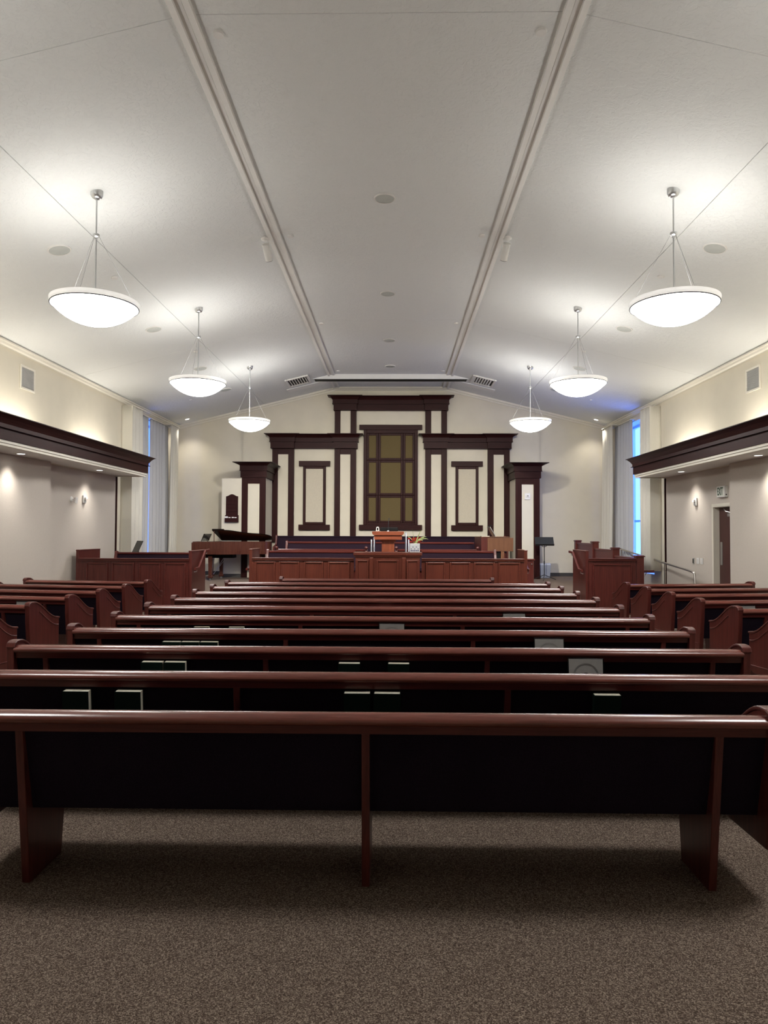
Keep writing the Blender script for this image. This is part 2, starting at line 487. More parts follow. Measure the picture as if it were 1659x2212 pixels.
# ------------------------------------------------------------------ wood cornice soffits along both sides
for sx, nm in ((-1, 'trim_8'), (1, 'trim_9')):
    def pth(off=0.0, y_end=16.0):
        p = [(5.475 + off, YB), (5.475 + off, y_end), (6.20, y_end)]
        p = [(sx * a, b) for a, b in p]
        return p if sx > 0 else p[::-1]   # outward = towards the room and the front
    def sw(prof, name, mat, par=None, off=0.0):
        return G().sweep(pth(off), prof).build(name, mat, par)
    lo, hi = sorted((sx * 5.56, sx * 6.43)); ba, bb = sorted((sx * 5.56, sx * 6.205))
    cor = struct(G().box(lo, YB, 2.832, hi, 15.9, 2.87).box(ba, YB, 2.87, bb, 15.92, 3.0).build(nm, 'ceiling_trim'))
    sw([(-.045, 2.812), (-.035, 2.812), (-.035, 2.85), (-.09, 2.85), (-.09, 2.812)], 'white_band', 'cream_trim', cor)
    sw([(-.02, 2.852), (-.02, 2.895), (-.09, 2.895), (-.09, 2.852)], 'white_band', 'cream_trim', cor)
    sw([(0, 2.895), (0, 3.055), (-.05, 3.055), (-.05, 2.895)], 'fascia', 'trim_y', cor)
    sw([(.04, 3.055), (.04, 3.068), (-.05, 3.068), (-.05, 3.055)], 'fillet', 'trim_y', cor)
    sw([(.012, 3.068), (.012, 3.122), (-.05, 3.122), (-.05, 3.068)], 'fascia', 'trim_y', cor)
    sw([(.014, 3.122), (.03, 3.15), (.06, 3.19), (.11, 3.236), (-.05, 3.236), (-.05, 3.122)], 'crown', 'trim_y', cor)
    sw([(.128, 3.236), (.128, 3.25), (-.07, 3.25), (-.07, 3.236)], 'lip', 'trim_y', cor)
    # lamps hidden on top of the cornice that wash the wall
    for k, yy in enumerate((14.55, 11.45, 8.35, 5.25)):
        fx = thing('cove_uplight', 'small uplight lying on top of the %s wood cornice, fourth' % ('left' if sx < 0 else 'right'), 'lamp', (sx * 5.99, yy, 3.0), 0, 'uplights hidden on the wood cornices')
        fx['label'] = 'uplight hidden on the %s wood cornice, %s from the curtain' % ('left' if sx < 0 else 'right', ('first', 'second', 'third', 'fourth')[k])
        G().box(-.09, -.78, 0, .09, .78, .05).build('housing', 'white_plastic', fx, bevel=.006)
        G().box(-.07, -.75, .05, .07, .75, .056).build('lens', 'lit', fx)
        lo_ = lamp('AREA', 'uplight_light', (0, 0, .075), COVE_W, WARM, fx, shape='RECTANGLE', size=.14, size_y=1.5)
        lo_.rotation_euler = (math.pi, sx * .5, 0)

# recessed downlights under the soffits
names_ = ['nearest the curtain', 'second from the curtain', 'third from the curtain', 'fourth from the curtain']
for sx in (-1, 1):
    for k, yy in enumerate((14.5, 11.43, 8.4, 5.4)):
        t = thing('recessed_downlight', 'lit round downlight under the %s wood cornice, %s' % ('left' if sx < 0 else 'right', names_[k]), 'ceiling light', (sx * 5.95, yy, 2.832), 0, 'downlights under the cornices')
        G().lathe([(.062, -.002), (.095, -.004), (.097, 0), (.062, .004)], 28).build('trim_ring', 'white_plastic', t, smooth=True)
        G().cyl((0, 0, -.001), (0, 0, .002), .062, seg=24).build('lens', 'lit', t)
        l = lamp('SPOT', 'downlight_light', (0, 0, -.02), DOWN_W, (1.0, 0.95, 0.87), t, spot_size=math.radians(98), spot_blend=1.0, shadow_soft_size=.09)
        l.rotation_euler = (0, sx * -.10, 0)

# ================================================================== WINDOWS AND CURTAINS
for sx, nm in ((-1, 'window_1'), (1, 'window_2')):
    y0, y1, z0, z1 = WIN
    xo = 6.50
    def bb_(x0, ya, za, x1, yb, zb): a, b = sorted((sx * x0, sx * x1)); return (a, ya, za, b, yb, zb)
    w = bpy.data.objects.new(nm, None); C.objects.link(w); struct(w); w.location = (sx * xo, y0, z0)
    T = lambda o: setattr(o, 'matrix_parent_inverse', Matrix.Translation((-sx * xo, -y0, -z0)))
    fr = G()
    for (ya, yb, za, zb) in ((y0, y0 + .06, z0, z1), (y1 - .06, y1, z0, z1), (y0, y1, z0, z0 + .06), (y0, y1, z1 - .06, z1)):
        fr.box(*bb_(xo, ya, za, xo + .08, yb, zb))
    T(fr.build('frame', 'win_frame', w))
    ym = (y0 + y1) / 2 + .12
    T(G().box(*bb_(xo, ym - .03, z0, xo + .07, ym + .03, z1)).build('mullion', 'win_frame', w))
    for zz in (1.9, 3.45):
        T(G().box(*bb_(xo, y0, zz - .03, xo + .07, y1, zz + .03)).build('transom', 'win_frame', w))
    zb = [z0 + .06, 1.9, 3.45, z1 - .06]; yb = [y0 + .06, ym, y1 - .06]
    for a in range(3):
        for b in range(2):
            T(G().box(*bb_(xo + .035, yb[b] + .02, zb[a] + .02, xo + .041, yb[b + 1] - .02, zb[a + 1] - .02)).build('pane', 'glass', w))
    p = lamp('AREA', 'window_portal', (sx * 6.62, (y0 + y1) / 2, (z0 + z1) / 2), 1, (1, 1, 1), shape='RECTANGLE', size=y1 - y0, size_y=z1 - z0)
    p.data.cycles.is_portal = True
    p.rotation_euler = (math.pi / 2, 0, math.pi / 2 if sx > 0 else -math.pi / 2)

def drape(name, label, mat, sx, ya, yb, xf, z0, z1, folds, amp, ret=0.0, sway=0.0, group=None):
    """A pleated hanging curtain; ret > 0 adds a return to the wall at its near end."""
    nz, n = 10, folds * 10
    cols = []
    if ret:
        for k in range(6): cols.append((xf + ret * (1 - k / 5.0), ya, 0))
    for k in range(n + 1):
        t = k / n
        cols.append((xf, ya + (yb - ya) * t, math.sin(2 * math.pi * folds * t) + .25 * math.sin(2 * math.pi * folds * .37 * t + sx)))
    g = G(); vs, fs = [], []
    for j in range(nz + 1):
        s = j / nz; z = z1 + (z0 - z1) * s
        grow = .35 + .65 * min(1, s * 2.2)
        for (x, y, w) in cols:
            ph = .25 * amp * math.sin(7 * y + 3 * s) * s
            vs.append((sx * (x + amp * w * grow + ph), y + sway * s * s, z))
    m = len(cols)
    for j in range(nz):
        for k in range(m - 1):
            a = j * m + k; fs.append((a, a + 1, a + 1 + m, a + m))
    g.add(vs, fs)
    root = thing(name, label, 'curtain', (sx * xf, ya, z0), 0, group)
    o = g.build('cloth', mat, root, smooth=True); o.location = (-sx * xf, -ya, -z0)
    md = o.modifiers.new('thick', 'SOLIDIFY'); md.thickness = .006
    hx = sorted((sx * (xf - amp), sx * (HW - .001)))
    h = G().box(hx[0], min(ya, yb) + .01, z1 - .004, hx[1], max(ya, yb) - .01, z1 + .014)
    ho = h.build('heading_rail', 'cream_trim', root); ho.location = (-sx * xf, -ya, -z0)
    return root

drape('curtain', 'cream drape with flat end return beside the left wood cornice', 'drape', -1, 16.28, 16.95, 5.95, .72, 4.485, 3, .035, .255)
drape('curtain', 'grey pleated liner curtain at the left window, on the cornice side of its gap', 'liner', -1, 16.85, 17.84, 6.13, .72, 4.46, 5, .04)
drape('curtain', 'grey pleated liner curtain at the left window, on the far side of its gap', 'liner', -1, 17.96, 19.4, 6.13, .72, 4.46, 6, .042)
drape('curtain', 'cream drape at the left window next to the front wall corner', 'drape', -1, 19.12, 19.75, 5.95, .72, 4.485, 4, .035, 0, -.12)
drape('curtain', 'cream drape with flat end return beside the right wood cornice', 'drape', 1, 16.28, 16.9, 5.95, .72, 4.485, 3, .035, .255)
drape('curtain', 'grey pleated liner curtain at the right window, on the cornice side of the blue gap', 'liner', 1, 16.8, 17.36, 6.13, .72, 4.46, 3, .04)
drape('curtain', 'grey pleated liner curtain at the right window, on the far side of the blue gap', 'liner', 1, 18.02, 19.4, 6.13, .72, 4.46, 6, .042)
drape('curtain', 'cream drape at the right window next to the front wall corner', 'drape', 1, 19.1, 19.95, 5.95, .72, 4.485, 5, .035, 0, .12)

# ================================================================== FRONT WALL WOODWORK
YF = YE - .002
def strip(x0, x1, z0, z1, d=.09, y=YF):   # a proud board on the front wall
    return G().box(x0, y - d, z0, x1, y, z1)

def pilaster(x0, x1, z0, z1, head, label, w=.165):
    t = thing('pilaster', label, 'pilaster', ((x0 + x1) / 2, YF, z0), 0, 'wood pilasters on the front wall')
    ox, oz = (x0 + x1) / 2, z0
    G().box(x0 - ox, -.10, 0, x0 + w - ox, 0, z1 - z0).build('board', 'trim_z', t, bevel=.004)
    G().box(x1 - w - ox, -.10, 0, x1 - ox, 0, z1 - z0).build('board', 'trim_z', t, bevel=.004)
    if head: G().box(x0 + w - ox, -.098, z1 - z0 - head, x1 - w - ox, 0, z1 - z0).build('head_board', 'trim_x', t, bevel=.004)
    G().box(x0 + w - ox, -.075, 0, x1 - w - ox, 0, z1 - z0 - head).build('cream_infill', 'wall', t)
    return t
for sx, s in ((-1, 'left'), (1, 'right')):
    a, b = sorted((sx * .998, sx * 1.62))
    pilaster(a, b, 1.3, 3.985, .16, 'inner wood pilaster with cream strip, %s of the olive grille, under the low entablature' % s)
    pilaster(a, b, 4.405, 5.085, 0, 'short upper wood pilaster standing on the %s low entablature' % s)
    a, b = sorted((sx * 2.793, sx * 3.42))
    pilaster(a, b, 1.3, 3.985, .16, 'outer wood pilaster with cream strip beside the %s column' % s)

def entablature(name, label, xa, xb, z0, zs, caps, d0=.10, dcap=.19):
    """z0 lower edge; zs = (top of lower fascia, top of upper fascia, top of crown); caps break forward."""
    t = thing(name, label, 'entablature', ((xa + xb) / 2, YF, z0))
    ox = (xa + xb) / 2
    # plan outline seen from above, travelling so that the room lies to the left
    pts = []
    segs = []
    edges = sorted(caps)
    x = xb; seq = []
    plan = [(xb, 0)]
    cur = None
    for (c0, c1) in sorted(caps, reverse=True):
        if abs(c1 - xb) > 1e-6 or cur is not None:
            if cur is None: plan += [(xb, -d0)]
            plan += [(c1, -d0)]
        plan += [(c1, -dcap), (c0, -dcap)]
        cur = c0
        if abs(c0 - xa) > 1e-6: plan += [(c0, -d0)]
    plan += [(xa, 0)]
    plan = [(px - ox, py) for px, py in plan][::-1]
    z1, z2, z3 = [z - z0 for z in zs]
    def sw(prof, nm):
        G().sweep(plan, [(-o, z) for o, z in prof]).build(nm, 'trim_x', t)
    sw([(-.0, 0), (-.0, .02), (.008, .02), (.008, z1 - .012), (.0, z1 - .012), (-.06, z1 - .012), (-.06, 0)][2:] + [(-.06, .0), (.012, .0), (.012, .02)], 'lower_fascia')
    sw([(.045, z1 - .012), (.045, z1), (-.06, z1), (-.06, z1 - .012)], 'fillet')
    sw([(.034, z1), (.034, z2), (-.06, z2), (-.06, z1)], 'upper_fascia')
    h = z3 - z2
    sw([(.036, z2), (.06, z2 + .3 * h), (.10, z2 + .65 * h), (.155, z3 - .014), (-.06, z3 - .014), (-.06, z2)], 'crown')
    sw([(.172, z3 - .014), (.172, z3), (-.06, z3), (-.06, z3 - .014)], 'lip')
    # solid core behind the boards
    g = G()
    g.box(xa - ox + .01, -d0 + .01, 0.002, xb - ox - .01, -.001, z3 - .004)
    g.build('core', 'trim_x', t)
    return t
entablature('entablature', 'tall central wood entablature at the top of the front wall', -1.64, 1.64, 5.09, (5.285, 5.395, 5.50), [(-1.64, -.985), (.985, 1.64)])
for sx, s in ((-1, 'left'), (1, 'right')):
    if sx < 0: entablature('entablature', 'lower wood entablature on the left of the olive grille', -3.45, -.966, 3.99, (4.185, 4.297, 4.40), [(-3.45, -2.785), (-1.64, -.966)])
    else: entablature('entablature', 'lower wood entablature on the right of the olive grille', .966, 3.45, 3.99, (4.185, 4.297, 4.40), [(.966, 1.64), (2.785, 3.45)])

# central grille: frame, nine cloth panes each in its own moulded frame
t = thing('organ_grille', 'large dark wood grille with nine olive cloth panes at the centre of the front wall', 'grille', (0, YF, 1.65))
zb0 = 1.65
G().box(-.908, -.10, 4.539 - zb0, .908, 0, 4.683 - zb0).build('head_board', 'trim_x', t, bevel=.004)
G().box(-.908, -.10, 0, .908, 0, .147).build('sill_board', 'trim_x', t, bevel=.004)
for a, b in ((-.782, -.69), (.69, .782)):
    G().box(a, -.09, .147, b, 0, 4.539 - zb0).build('jamb', 'trim_z', t, bevel=.006)
for a, b in ((.147, .20), (4.44 - zb0, 4.539 - zb0)):
    G().box(-.69, -.08, a, .69, 0, b).build('rail', 'trim_x', t, bevel=.004)
G().box(-.69, -.02, .2, .69, 0, 4.44 - zb0).build('backing', 'trim_z', t)
cols = [(-.690, -.362), (-.352, .352), (.362, .690)]
rows = [(1.850, 2.640), (2.650, 3.655), (3.665, 4.44)]
for a, b in cols:
    for c, d in rows:
        ins = [.046, .09][b - a > .5]
        c_, d_ = c - zb0, d - zb0
        fr = G()
        k = .05 if b - a < .5 else .1
        k = .062
        for (p, q, r_, s_) in ((a, a + k, c_, d_), (b - k, b, c_, d_), (a + k, b - k, c_, c_ + k), (a + k, b - k, d_ - k, d_)):
            fr.box(p, -.05, r_, q, -.02, s_)
        fo = fr.build('pane_frame', 'trim_z', t, bevel=.008)
        G().box(a + k - .002, -.032, c_ + k - .002, b - k + .002, -.02, d_ - k + .002).build('cloth_pane', 'grille_cloth', fo)

for sx, s in ((-1, 'left'), (1, 'right')):
    cx = sx * 2.2
    t = thing('wall_panel', 'tall pale fabric panel in a wood frame with lintel, %s of the olive grille' % s, 'panel', (cx, YF, 1.641), 0, 'framed fabric panels')
    z = 1.641
    G().box(-.452, -.09, 3.483 - z, .452, 0, 3.633 - z).build('head_board', 'trim_x', t, bevel=.004)
    G().box(-.452, -.09, 0, .452, 0, .152).build('sill_board', 'trim_x', t, bevel=.004)
    for a, b in ((-.328, -.25), (.25, .328)):
        G().box(a, -.075, .152, b, 0, 3.483 - z).build('jamb', 'trim_z', t, bevel=.01)
    for a, b in ((.152, .225), (3.41 - z, 3.483 - z)):
        G().box(-.25, -.075, a, .25, 0, b).build('rail', 'trim_x', t, bevel=.01)
    G().box(-.25, -.045, .225, .25, 0, 3.41 - z).build('fabric_inset', 'inset_fabric', t)

# free-standing columns at both ends of the choir
for sx, s in ((-1, 'left'), (1, 'right')):
    x0, x1 = sorted((sx * 3.385, sx * 4.035))
    y0, y1, zt = 19.2, 20.385, 3.06
    lab = 'square wood and cream column standing by the piano' if sx < 0 else 'square wood and cream column standing by the organ, tinted blue by daylight'
    t = thing('column', lab, 'column', ((x0 + x1) / 2, (y0 + y1) / 2, ROST))
    ox, oy = (x0 + x1) / 2, (y0 + y1) / 2
    hx, hy, hz = (x1 - x0) / 2, (y1 - y0) / 2, zt - ROST
    G().box(-hx + .03, -hy + .03, 0, hx - .03, hy, hz).build('core', 'wall', t)
    for a, b in ((-hx, -hx + .165), (hx - .165, hx)):
        G().box(a, -hy, 0, b, -hy + .05, hz).build('corner_board', 'trim_z', t, bevel=.004)
    G().box(-hx + .165, -hy + .004, hz - .17, hx - .165, -hy + .04, hz).build('head_board', 'trim_x', t, bevel=.003)
    G().box(-hx + .165, -hy + .022, .0, hx - .165, -hy + .04, hz - .17).build('cream_infill', 'wall', t)
    plan = [(hx, hy), (hx, -hy), (-hx, -hy), (-hx, hy)]
    zz = [3.056, 3.252, 3.378, 3.468]
    z0, z1, z2, z3 = [q - ROST for q in zz]
    plan = [(hx, hy - .01), (hx, -hy), (-hx, -hy), (-hx, hy - .01)]
    def sw(prof, nm): G().sweep(plan, prof).build(nm, 'trim_x', t)
    sw([(.03, z0), (.03, z1 - .012), (-.06, z1 - .012), (-.06, z0)], 'lower_fascia')
    sw([(.062, z1 - .012), (.062, z1), (-.06, z1), (-.06, z1 - .012)], 'fillet')
    sw([(.05, z1), (.05, z2), (-.06, z2), (-.06, z1)], 'upper_fascia')
    h = z3 - z2
    sw([(.052, z2), (.085, z2 + .3 * h), (.135, z2 + .65 * h), (.20, z3 - .014), (-.06, z3 - .014), (-.06, z2)], 'crown')
    sw([(.215, z3 - .014), (.215, z3), (-.06, z3), (-.06, z3 - .014)], 'lip')
    G().box(-hx + .03, -hy + .03, hz, hx - .03, hy - .02, z3 - .003).build('top_core', 'trim_x', t)

# low cream wall beside the piano that carries the hymn board
struct(G().box(-4.58, 19.22, ROST, -4.04, 19.5, 3.033).build('wall_left', 'wall'))
struct(G().box(-4.585, 19.205, ROST, -4.04, 19.22, ROST + .1).build('baseboard_left', 'charcoal'))

t = thing('hymn_board', 'dark wood hymn number board with peaked top and white cards on its ledge', 'board', (-4.295, 19.22, 1.84))
prof = [(-.163, .13), (.163, .13), (.163, .70)]
for k in range(9):
    u = 1 - k / 4.0
    prof.append((.163 * u * .98, .70 + .06 * (0.5 + 0.5 * math.cos(math.pi * u))))
prof.append((-.163, .70))
G().prism(prof, 'y', -.03, 0).build('back_board', 'trim_z', t)
G().prism([(-.075, .0), (-.075, .11), (-.06, .15), (-.03, .19), (0, .19), (0, 0)], 'x', -.182, .182).build('ledge', 'trim_x', t)
for z in (.28, .38, .48, .58):
    G().box(-.15, -.042, z, .15, -.03, z + .012).build('slat', 'trim_x', t)
for a, b, e in ((-.178, -.095, .02), (-.078, -.022, 0), (.006, .07, .004), (.08, .14, 0)):
    G().box(a, -.082, .112, b, -.076, .135 + e).build('number_card', 'white_plastic', t)

t = thing('thermostat', 'white thermostat on the blue-lit face of the right column', 'thermostat', (3.70, 19.222, 2.565))
G().box(-.075, -.03, -.085, .075, 0, .085).build('housing', 'white_plastic', t, bevel=.008)
G().box(-.035, -.05, -.03, .055, -.03, .03).build('cover', 'white_plastic', t, bevel=.01)
G().box(-.015, -.053, .0, .03, -.05, .02).build('display', 'screen_dark', t)

# ================================================================== CEILING FITTINGS
def tilt(x): return 0.0 if abs(x) < XC else math.atan((ZC - ZE) / (HW - XC)) * (1 if x > 0 else -1)
ordn = ['first', 'second', 'third', 'fourth', 'fifth']
fr_names = ['nearest the camera', 'second from the camera', 'third from the camera', 'farthest from the camera']

def speaker(x, y, r, label):
    t = thing('ceiling_speaker', label, 'speaker', (x, y, zceil(x)), 0, 'round ceiling speakers')
    t.rotation_euler = (0, tilt(x), 0)
    G().lathe([(r * .88, -.012), (r * .98, -.014), (r, -.004), (r, 0)], 36).build('trim_ring', 'ceiling_trim', t, smooth=True)
    G().lathe([(0, -.010), (r * .88, -.010), (r * .88, 0)], 36).build('grille', 'speaker_grille', t)
for k, y in enumerate((8.83, 12.4, 15.45, 17.88)):
    speaker(0, y, .135, 'round speaker on the flat middle of the ceiling, %s' % fr_names[k])
for sx, s in ((-1, 'left'), (1, 'right')):
    for k, y in enumerate((8.87, 12.4, 15.42, 17.73)):
        speaker(sx * 4.14, y, .145, 'round grey speaker on the %s slope of the ceiling, %s' % (s, fr_names[k]))

def cover(x, y, r, label):
    t = G().lathe([(0, -.020), (r, -.020), (r * 1.08, -.012), (r * 1.08, 0)], 24).build('sprinkler_cover', 'white_plastic', smooth=True)
    t.location = (x, y, zceil(x)); t.rotation_euler = (0, tilt(x), 0)
    tag(t, label, 'sprinkler', 'flush sprinkler covers')
for sx, s in ((-1, 'left'), (1, 'right')):
    for k, y in enumerate((5.86, 9.96, 14.18, 18.4)):
        cover(sx * 1.36, y, .043, 'small white sprinkler cover inside the %s ceiling rib, %s' % (s, fr_names[k]))
    for k, y in enumerate((10.02, 14.17)):
        cover(sx * 3.893, y, .043, 'small white sprinkler cover on the %s slope beyond the %s pendant' % (s, ordn[k]))
    cover(sx * 5.07, 17.87, .04, 'small white round cover on the %s ceiling slope above the window curtains' % s)

# pendants
def make_pendant(label):
    t = thing('pendant_lamp', label, 'pendant lamp', (0, 0, 0), 0, 'opal bowl pendants')
    G().lathe([(.0, -.075), (.03, -.075), (.052, -.062), (.066, -.035), (.07, .03)], 28).build('canopy', 'nickel', t, smooth=True)
    G().cyl((0, 0, -1.40), (0, 0, -.07), .0095, seg=10).build('stem', 'nickel', t, smooth=True)
    G().lathe([(.0, -.535), (.016, -.535), (.02, -.515), (.036, -.505), (.04, -.49), (.036, -.475), (.018, -.47), (0, -.47)], 20).build('hub', 'nickel', t, smooth=True)
    RZ, RR = -1.295, .455
    bowl = []
    for k in range(13):
        a = k / 12 * math.asin(.455 / .60)
        bowl.append((.60 * math.sin(a), RZ - .60 * (math.cos(a) - math.cos(math.asin(.455 / .60)))))
    b = G().lathe(bowl, 56).build('bowl', 'bowl', t, smooth=True)
    G().lathe([(r_ * .985, z_ + .012) for r_, z_ in bowl], 56).build('added_bowl_shield', 'bowl_inner', t, smooth=True)  # added opaque shell that keeps the bowl's glow off the ceiling
    G().lathe([(RR + .006, RZ + .004), (.470, RZ + .022), (.476, RZ + .048), (.474, RZ + .058), (.462, RZ + .05)], 56).build('rim', 'rim', t, smooth=True)
    ring = []
    for k in range(9):
        a = 2 * math.pi * k / 8; ring.append((RR + .010 + .007 * math.cos(a), RZ - .002 + .0065 * math.sin(a)))
    G().lathe(ring, 56).build('ring', 'dark_ring', t, smooth=True)
    for a in (.6, .6 + 2.094, .6 + 4.189):
        G().cyl((.03 * math.cos(a), .03 * math.sin(a), -.49), (.46 * math.cos(a), .46 * math.sin(a), RZ + .05), .0018, seg=6).build('cable', 'cable_grey', t)
    G().lathe([(0, -1.47), (.03, -1.47), (.045, -1.42), (.03, -1.38), (0, -1.38)], 16).build('lamp_holder', 'white_plastic', t, smooth=True)
    return t
pend = None
nm3 = ['above the rearmost pews, behind the frame', 'with the largest bowl in view', 'in the middle of the three in view', 'at the end by the front wall']
for sx, s in ((-1, 'left'), (1, 'right')):
    for k, y in enumerate((3.68, 7.82, 11.95, 16.2)):
        lab = 'white glass bowl pendant lamp, %s row, %s' % (s, nm3[k])
        if pend is None: pend = make_pendant(lab); o = pend
        else: o = dup(pend, label=lab)
        o.location = (sx * 3.218, y, zceil(3.218))
        lamp('POINT', 'pendant_light', (sx * 3.218, y, zceil(3.218) - 1.30), PENDANT_W, (1.0, .98, .945), shadow_soft_size=.16)

# pivoting spot heads at the ribs
for sx, s in ((-1, 'left'), (1, 'right')):
    x = sx * 1.715
    t = thing('spot_head', 'white cylinder spotlight hanging beside the %s ceiling rib' % s, 'spotlight', (x, 9.95, zceil(x)), 0, 'rib spotlights')
    G().lathe([(0, -.03), (.05, -.03), (.062, -.02), (.065, 0)], 24).build('mounting_plate', 'white_plastic', t, smooth=True)
    G().tube([(-sx * .02, 0, -.03), (-sx * .055, .01, -.06), (-sx * .062, .06, -.16)], .007, 8).build('yoke', 'white_plastic', t, smooth=True)
    d = Vector((-sx * .10, .62, -.72)).normalized()
    c = Vector((0, .03, -.075)); e = c + d * .235
    G().tube([c, e], .054, 24).build('lamp_can', 'white_plastic', t, smooth='s')
    G().tube([e, e + d * .006], .05, 24).build('can_mouth', 'dark_ring', t)
    aim = Vector((sx * 1.7, 18.0, 1.1))
    src = Vector((x, 9.95, zceil(x))) + e + d * .03
    l = lamp('SPOT', 'spot_light', src, SPOT_W, NEUTRAL, spot_size=math.radians(76), spot_blend=1.0, shadow_soft_size=.05)
    l.rotation_euler = (aim - src).to_track_quat('-Z', 'Y').to_euler()
    # corner downlights near the front wall
    x = sx * 5.76
    t = thing('recessed_downlight', 'small lit downlight in the ceiling corner above the %s curtains' % s, 'ceiling light', (x, 19.93, zceil(x)), 0, 'corner downlights')
    t.rotation_euler = (0, tilt(x), 0)
    G().lathe([(.06, -.004), (.085, -.006), (.088, 0), (.06, .002)], 24).build('trim_ring', 'white_plastic', t, smooth=True)
    G().cyl((0, 0, -.003), (0, 0, -.001), .06, seg=20).build('lens', 'lit', t)
    lamp('SPOT', 'corner_light', (x, 19.93, zceil(x) - .04), CORNER_W, WARM, spot_size=math.radians(110), spot_blend=.8, shadow_soft_size=.05)

# ceiling diffusers and the screen case near the front wall
for sx, s in ((-1, 'left'), (1, 'right')):
    x = sx * 2.44
    t = thing('air_diffuser', 'square white louvred air diffuser on the %s ceiling slope by the screen case' % s, 'vent', (x, 18.62, zceil(x)), 0, 'ceiling diffusers')
    t.rotation_euler = (0, tilt(x), 0)
    g = G()
    for a, b, c_, d_ in ((-.31, -.25, -.42, .42), (.25, .31, -.42, .42), (-.25, .25, -.42, -.35), (-.25, .25, .35, .42)):
        g.box(a, c_, -.035, b, d_, 0)
    g.build('frame', 'ceiling_trim', t, bevel=.012)
    G().box(-.25, -.35, -.004, .25, .35, -.001).build('duct', 'black', t)
    for k in range(7):
        xx = -.215 + k * .068
        G().prism([(xx, -.006), (xx + .012, -.006), (xx + .032 * -sx + .006, -.034), (xx + .032 * -sx - .006, -.034)], 'y', -.35, .35).build('louver', 'ceiling_trim', t)
    # pale cover plate behind each diffuser
    x = sx * 2.3
    q = tag(G().prism([(-.55, -.02), (.55, -.02), (.57, 0), (-.57, 0)], 'y', -.17, .17).build('cover_plate', 'screen_case'), 'flat pale plate on the %s ceiling slope behind the air diffuser' % s, 'plate')
    q.location = (x, 19.45, zceil(x)); q.rotation_euler = (0, tilt(x), 0)
t = thing('screen_case', 'long white projection screen case across the ceiling before the front wall', 'screen case', (0, 18.95, 5.66))
xw = XC + (ZC - 5.66) / ((ZC - ZE) / (HW - XC))
zr = ZC - 5.66
G().prism([(-xw, 0), (xw, 0), (XC, zr), (-XC, zr)], 'y', -.16, -.13).build('front_board', 'screen_case', t)
G().prism([(-xw, 0), (xw, 0), (XC, zr), (-XC, zr)], 'y', .17, .19).build('back_board', 'screen_case', t)
G().box(-xw + .06, -.128, .001, xw - .06, .168, .006).build('slot', 'black', t)

# wall registers above the cornices
for sx, s in ((-1, 'left'), (1, 'right')):
    t = thing('wall_register', 'grey louvred wall register high on the %s wall above the wood cornice' % s, 'vent', (sx * HW, 12.07, 4.2), 0, 'wall registers')
    g = G()
    h, w = .205, .245
    for a, b, c_, d_ in ((-w, -w + .04, -h, h), (w - .04, w, -h, h), (-w + .04, w - .04, -h, -h + .035), (-w + .04, w - .04, h - .035, h)):
        lo, hi = sorted((0, -sx * .02)); g.box(lo, a, c_, hi, b, d_)
    g.build('frame', 'cream_trim', t, bevel=.004)
    lo, hi = sorted((-sx * .001, -sx * .003)); G().box(lo, -w + .04, -h + .035, hi, w - .04, h - .035).build('duct', 'grille_grey', t)
    g = G()
    for k in range(14):
        z = -h + .045 + k * .0235
        lo, hi = sorted((-sx * .003, -sx * .014)); g.box(lo, -w + .04, z, hi, w - .04, z + .013)
    o = g.build('louvers', 'grille_grey', t); o['kind'] = 'stuff'

# ================================================================== DOOR AND WALL DEVICES
dr = bpy.data.objects.new('door_1', None); C.objects.link(dr); struct(dr); dr.location = (6.40, 13.26, 0)
G().box(-.01, -.52, 0, .035, .535, 2.07).build('door_leaf', 'door', dr, bevel=.003)
G().box(-.128, .535, 0, -.095, .60, 2.085).box(-.128, -.48, 2.085, -.095, .60, 2.15).build('casing', 'cream_trim', dr, bevel=.004)
G().box(-.095, .535, 0, .04, .575, 2.075).box(-.095, -.5, 2.075, .04, .575, 2.10).build('jamb', 'cream_trim', dr)
G().box(-.018, .40, .98, -.01, .485, 1.42).build('push_plate', 'nickel', dr)
G().box(-.06, -.14, 1.90, -.01, .10, 1.96).build('door_closer', 'nickel', dr, bevel=.006)
G().tube([(-.035, .0, 1.97), (-.06, .16, 2.0), (-.04, .28, 2.05)], .010, 8).build('closer_arm', 'nickel', dr)

t = thing('exit_sign', 'white EXIT sign on the fabric wall above the door', 'sign', (6.31, 13.40, 2.365))
G().box(-.075, -.16, -.105, 0, .16, .105).build('housing', 'white_plastic', t, bevel=.012)
G().box(-.079, -.135, -.08, -.075, .135, .08).build('face_plate', 'sign_white', t)
cu = bpy.data.curves.new('letters', 'FONT'); cu.body = 'EXIT'; cu.size = .17; cu.align_x = 'CENTER'; cu.align_y = 'CENTER'; cu.extrude = .0015; cu.offset = .003
tmp = bpy.data.objects.new('tmp', cu); C.objects.link(tmp)
dg = bpy.context.evaluated_depsgraph_get()
me = bpy.data.meshes.new_from_object(tmp.evaluated_get(dg)); bpy.data.objects.remove(tmp)
me.materials.clear(); me.materials.append(M['exit_green'])
lt = bpy.data.objects.new('lettering', me); C.objects.link(lt); lt.parent = t
lt.matrix_local = Matrix.Translation((-.0805, 0, 0)) @ Matrix(((0, 0, -1, 0), (-1, 0, 0, 0), (0, 1, 0, 0), (0, 0, 0, 1))) @ Matrix.Diagonal((.66, 1.2, 1, 1))
G().cyl((-.04, -.16, -.06), (-.04, -.168, -.06), .012, seg=10).build('test_button', 'black', t)

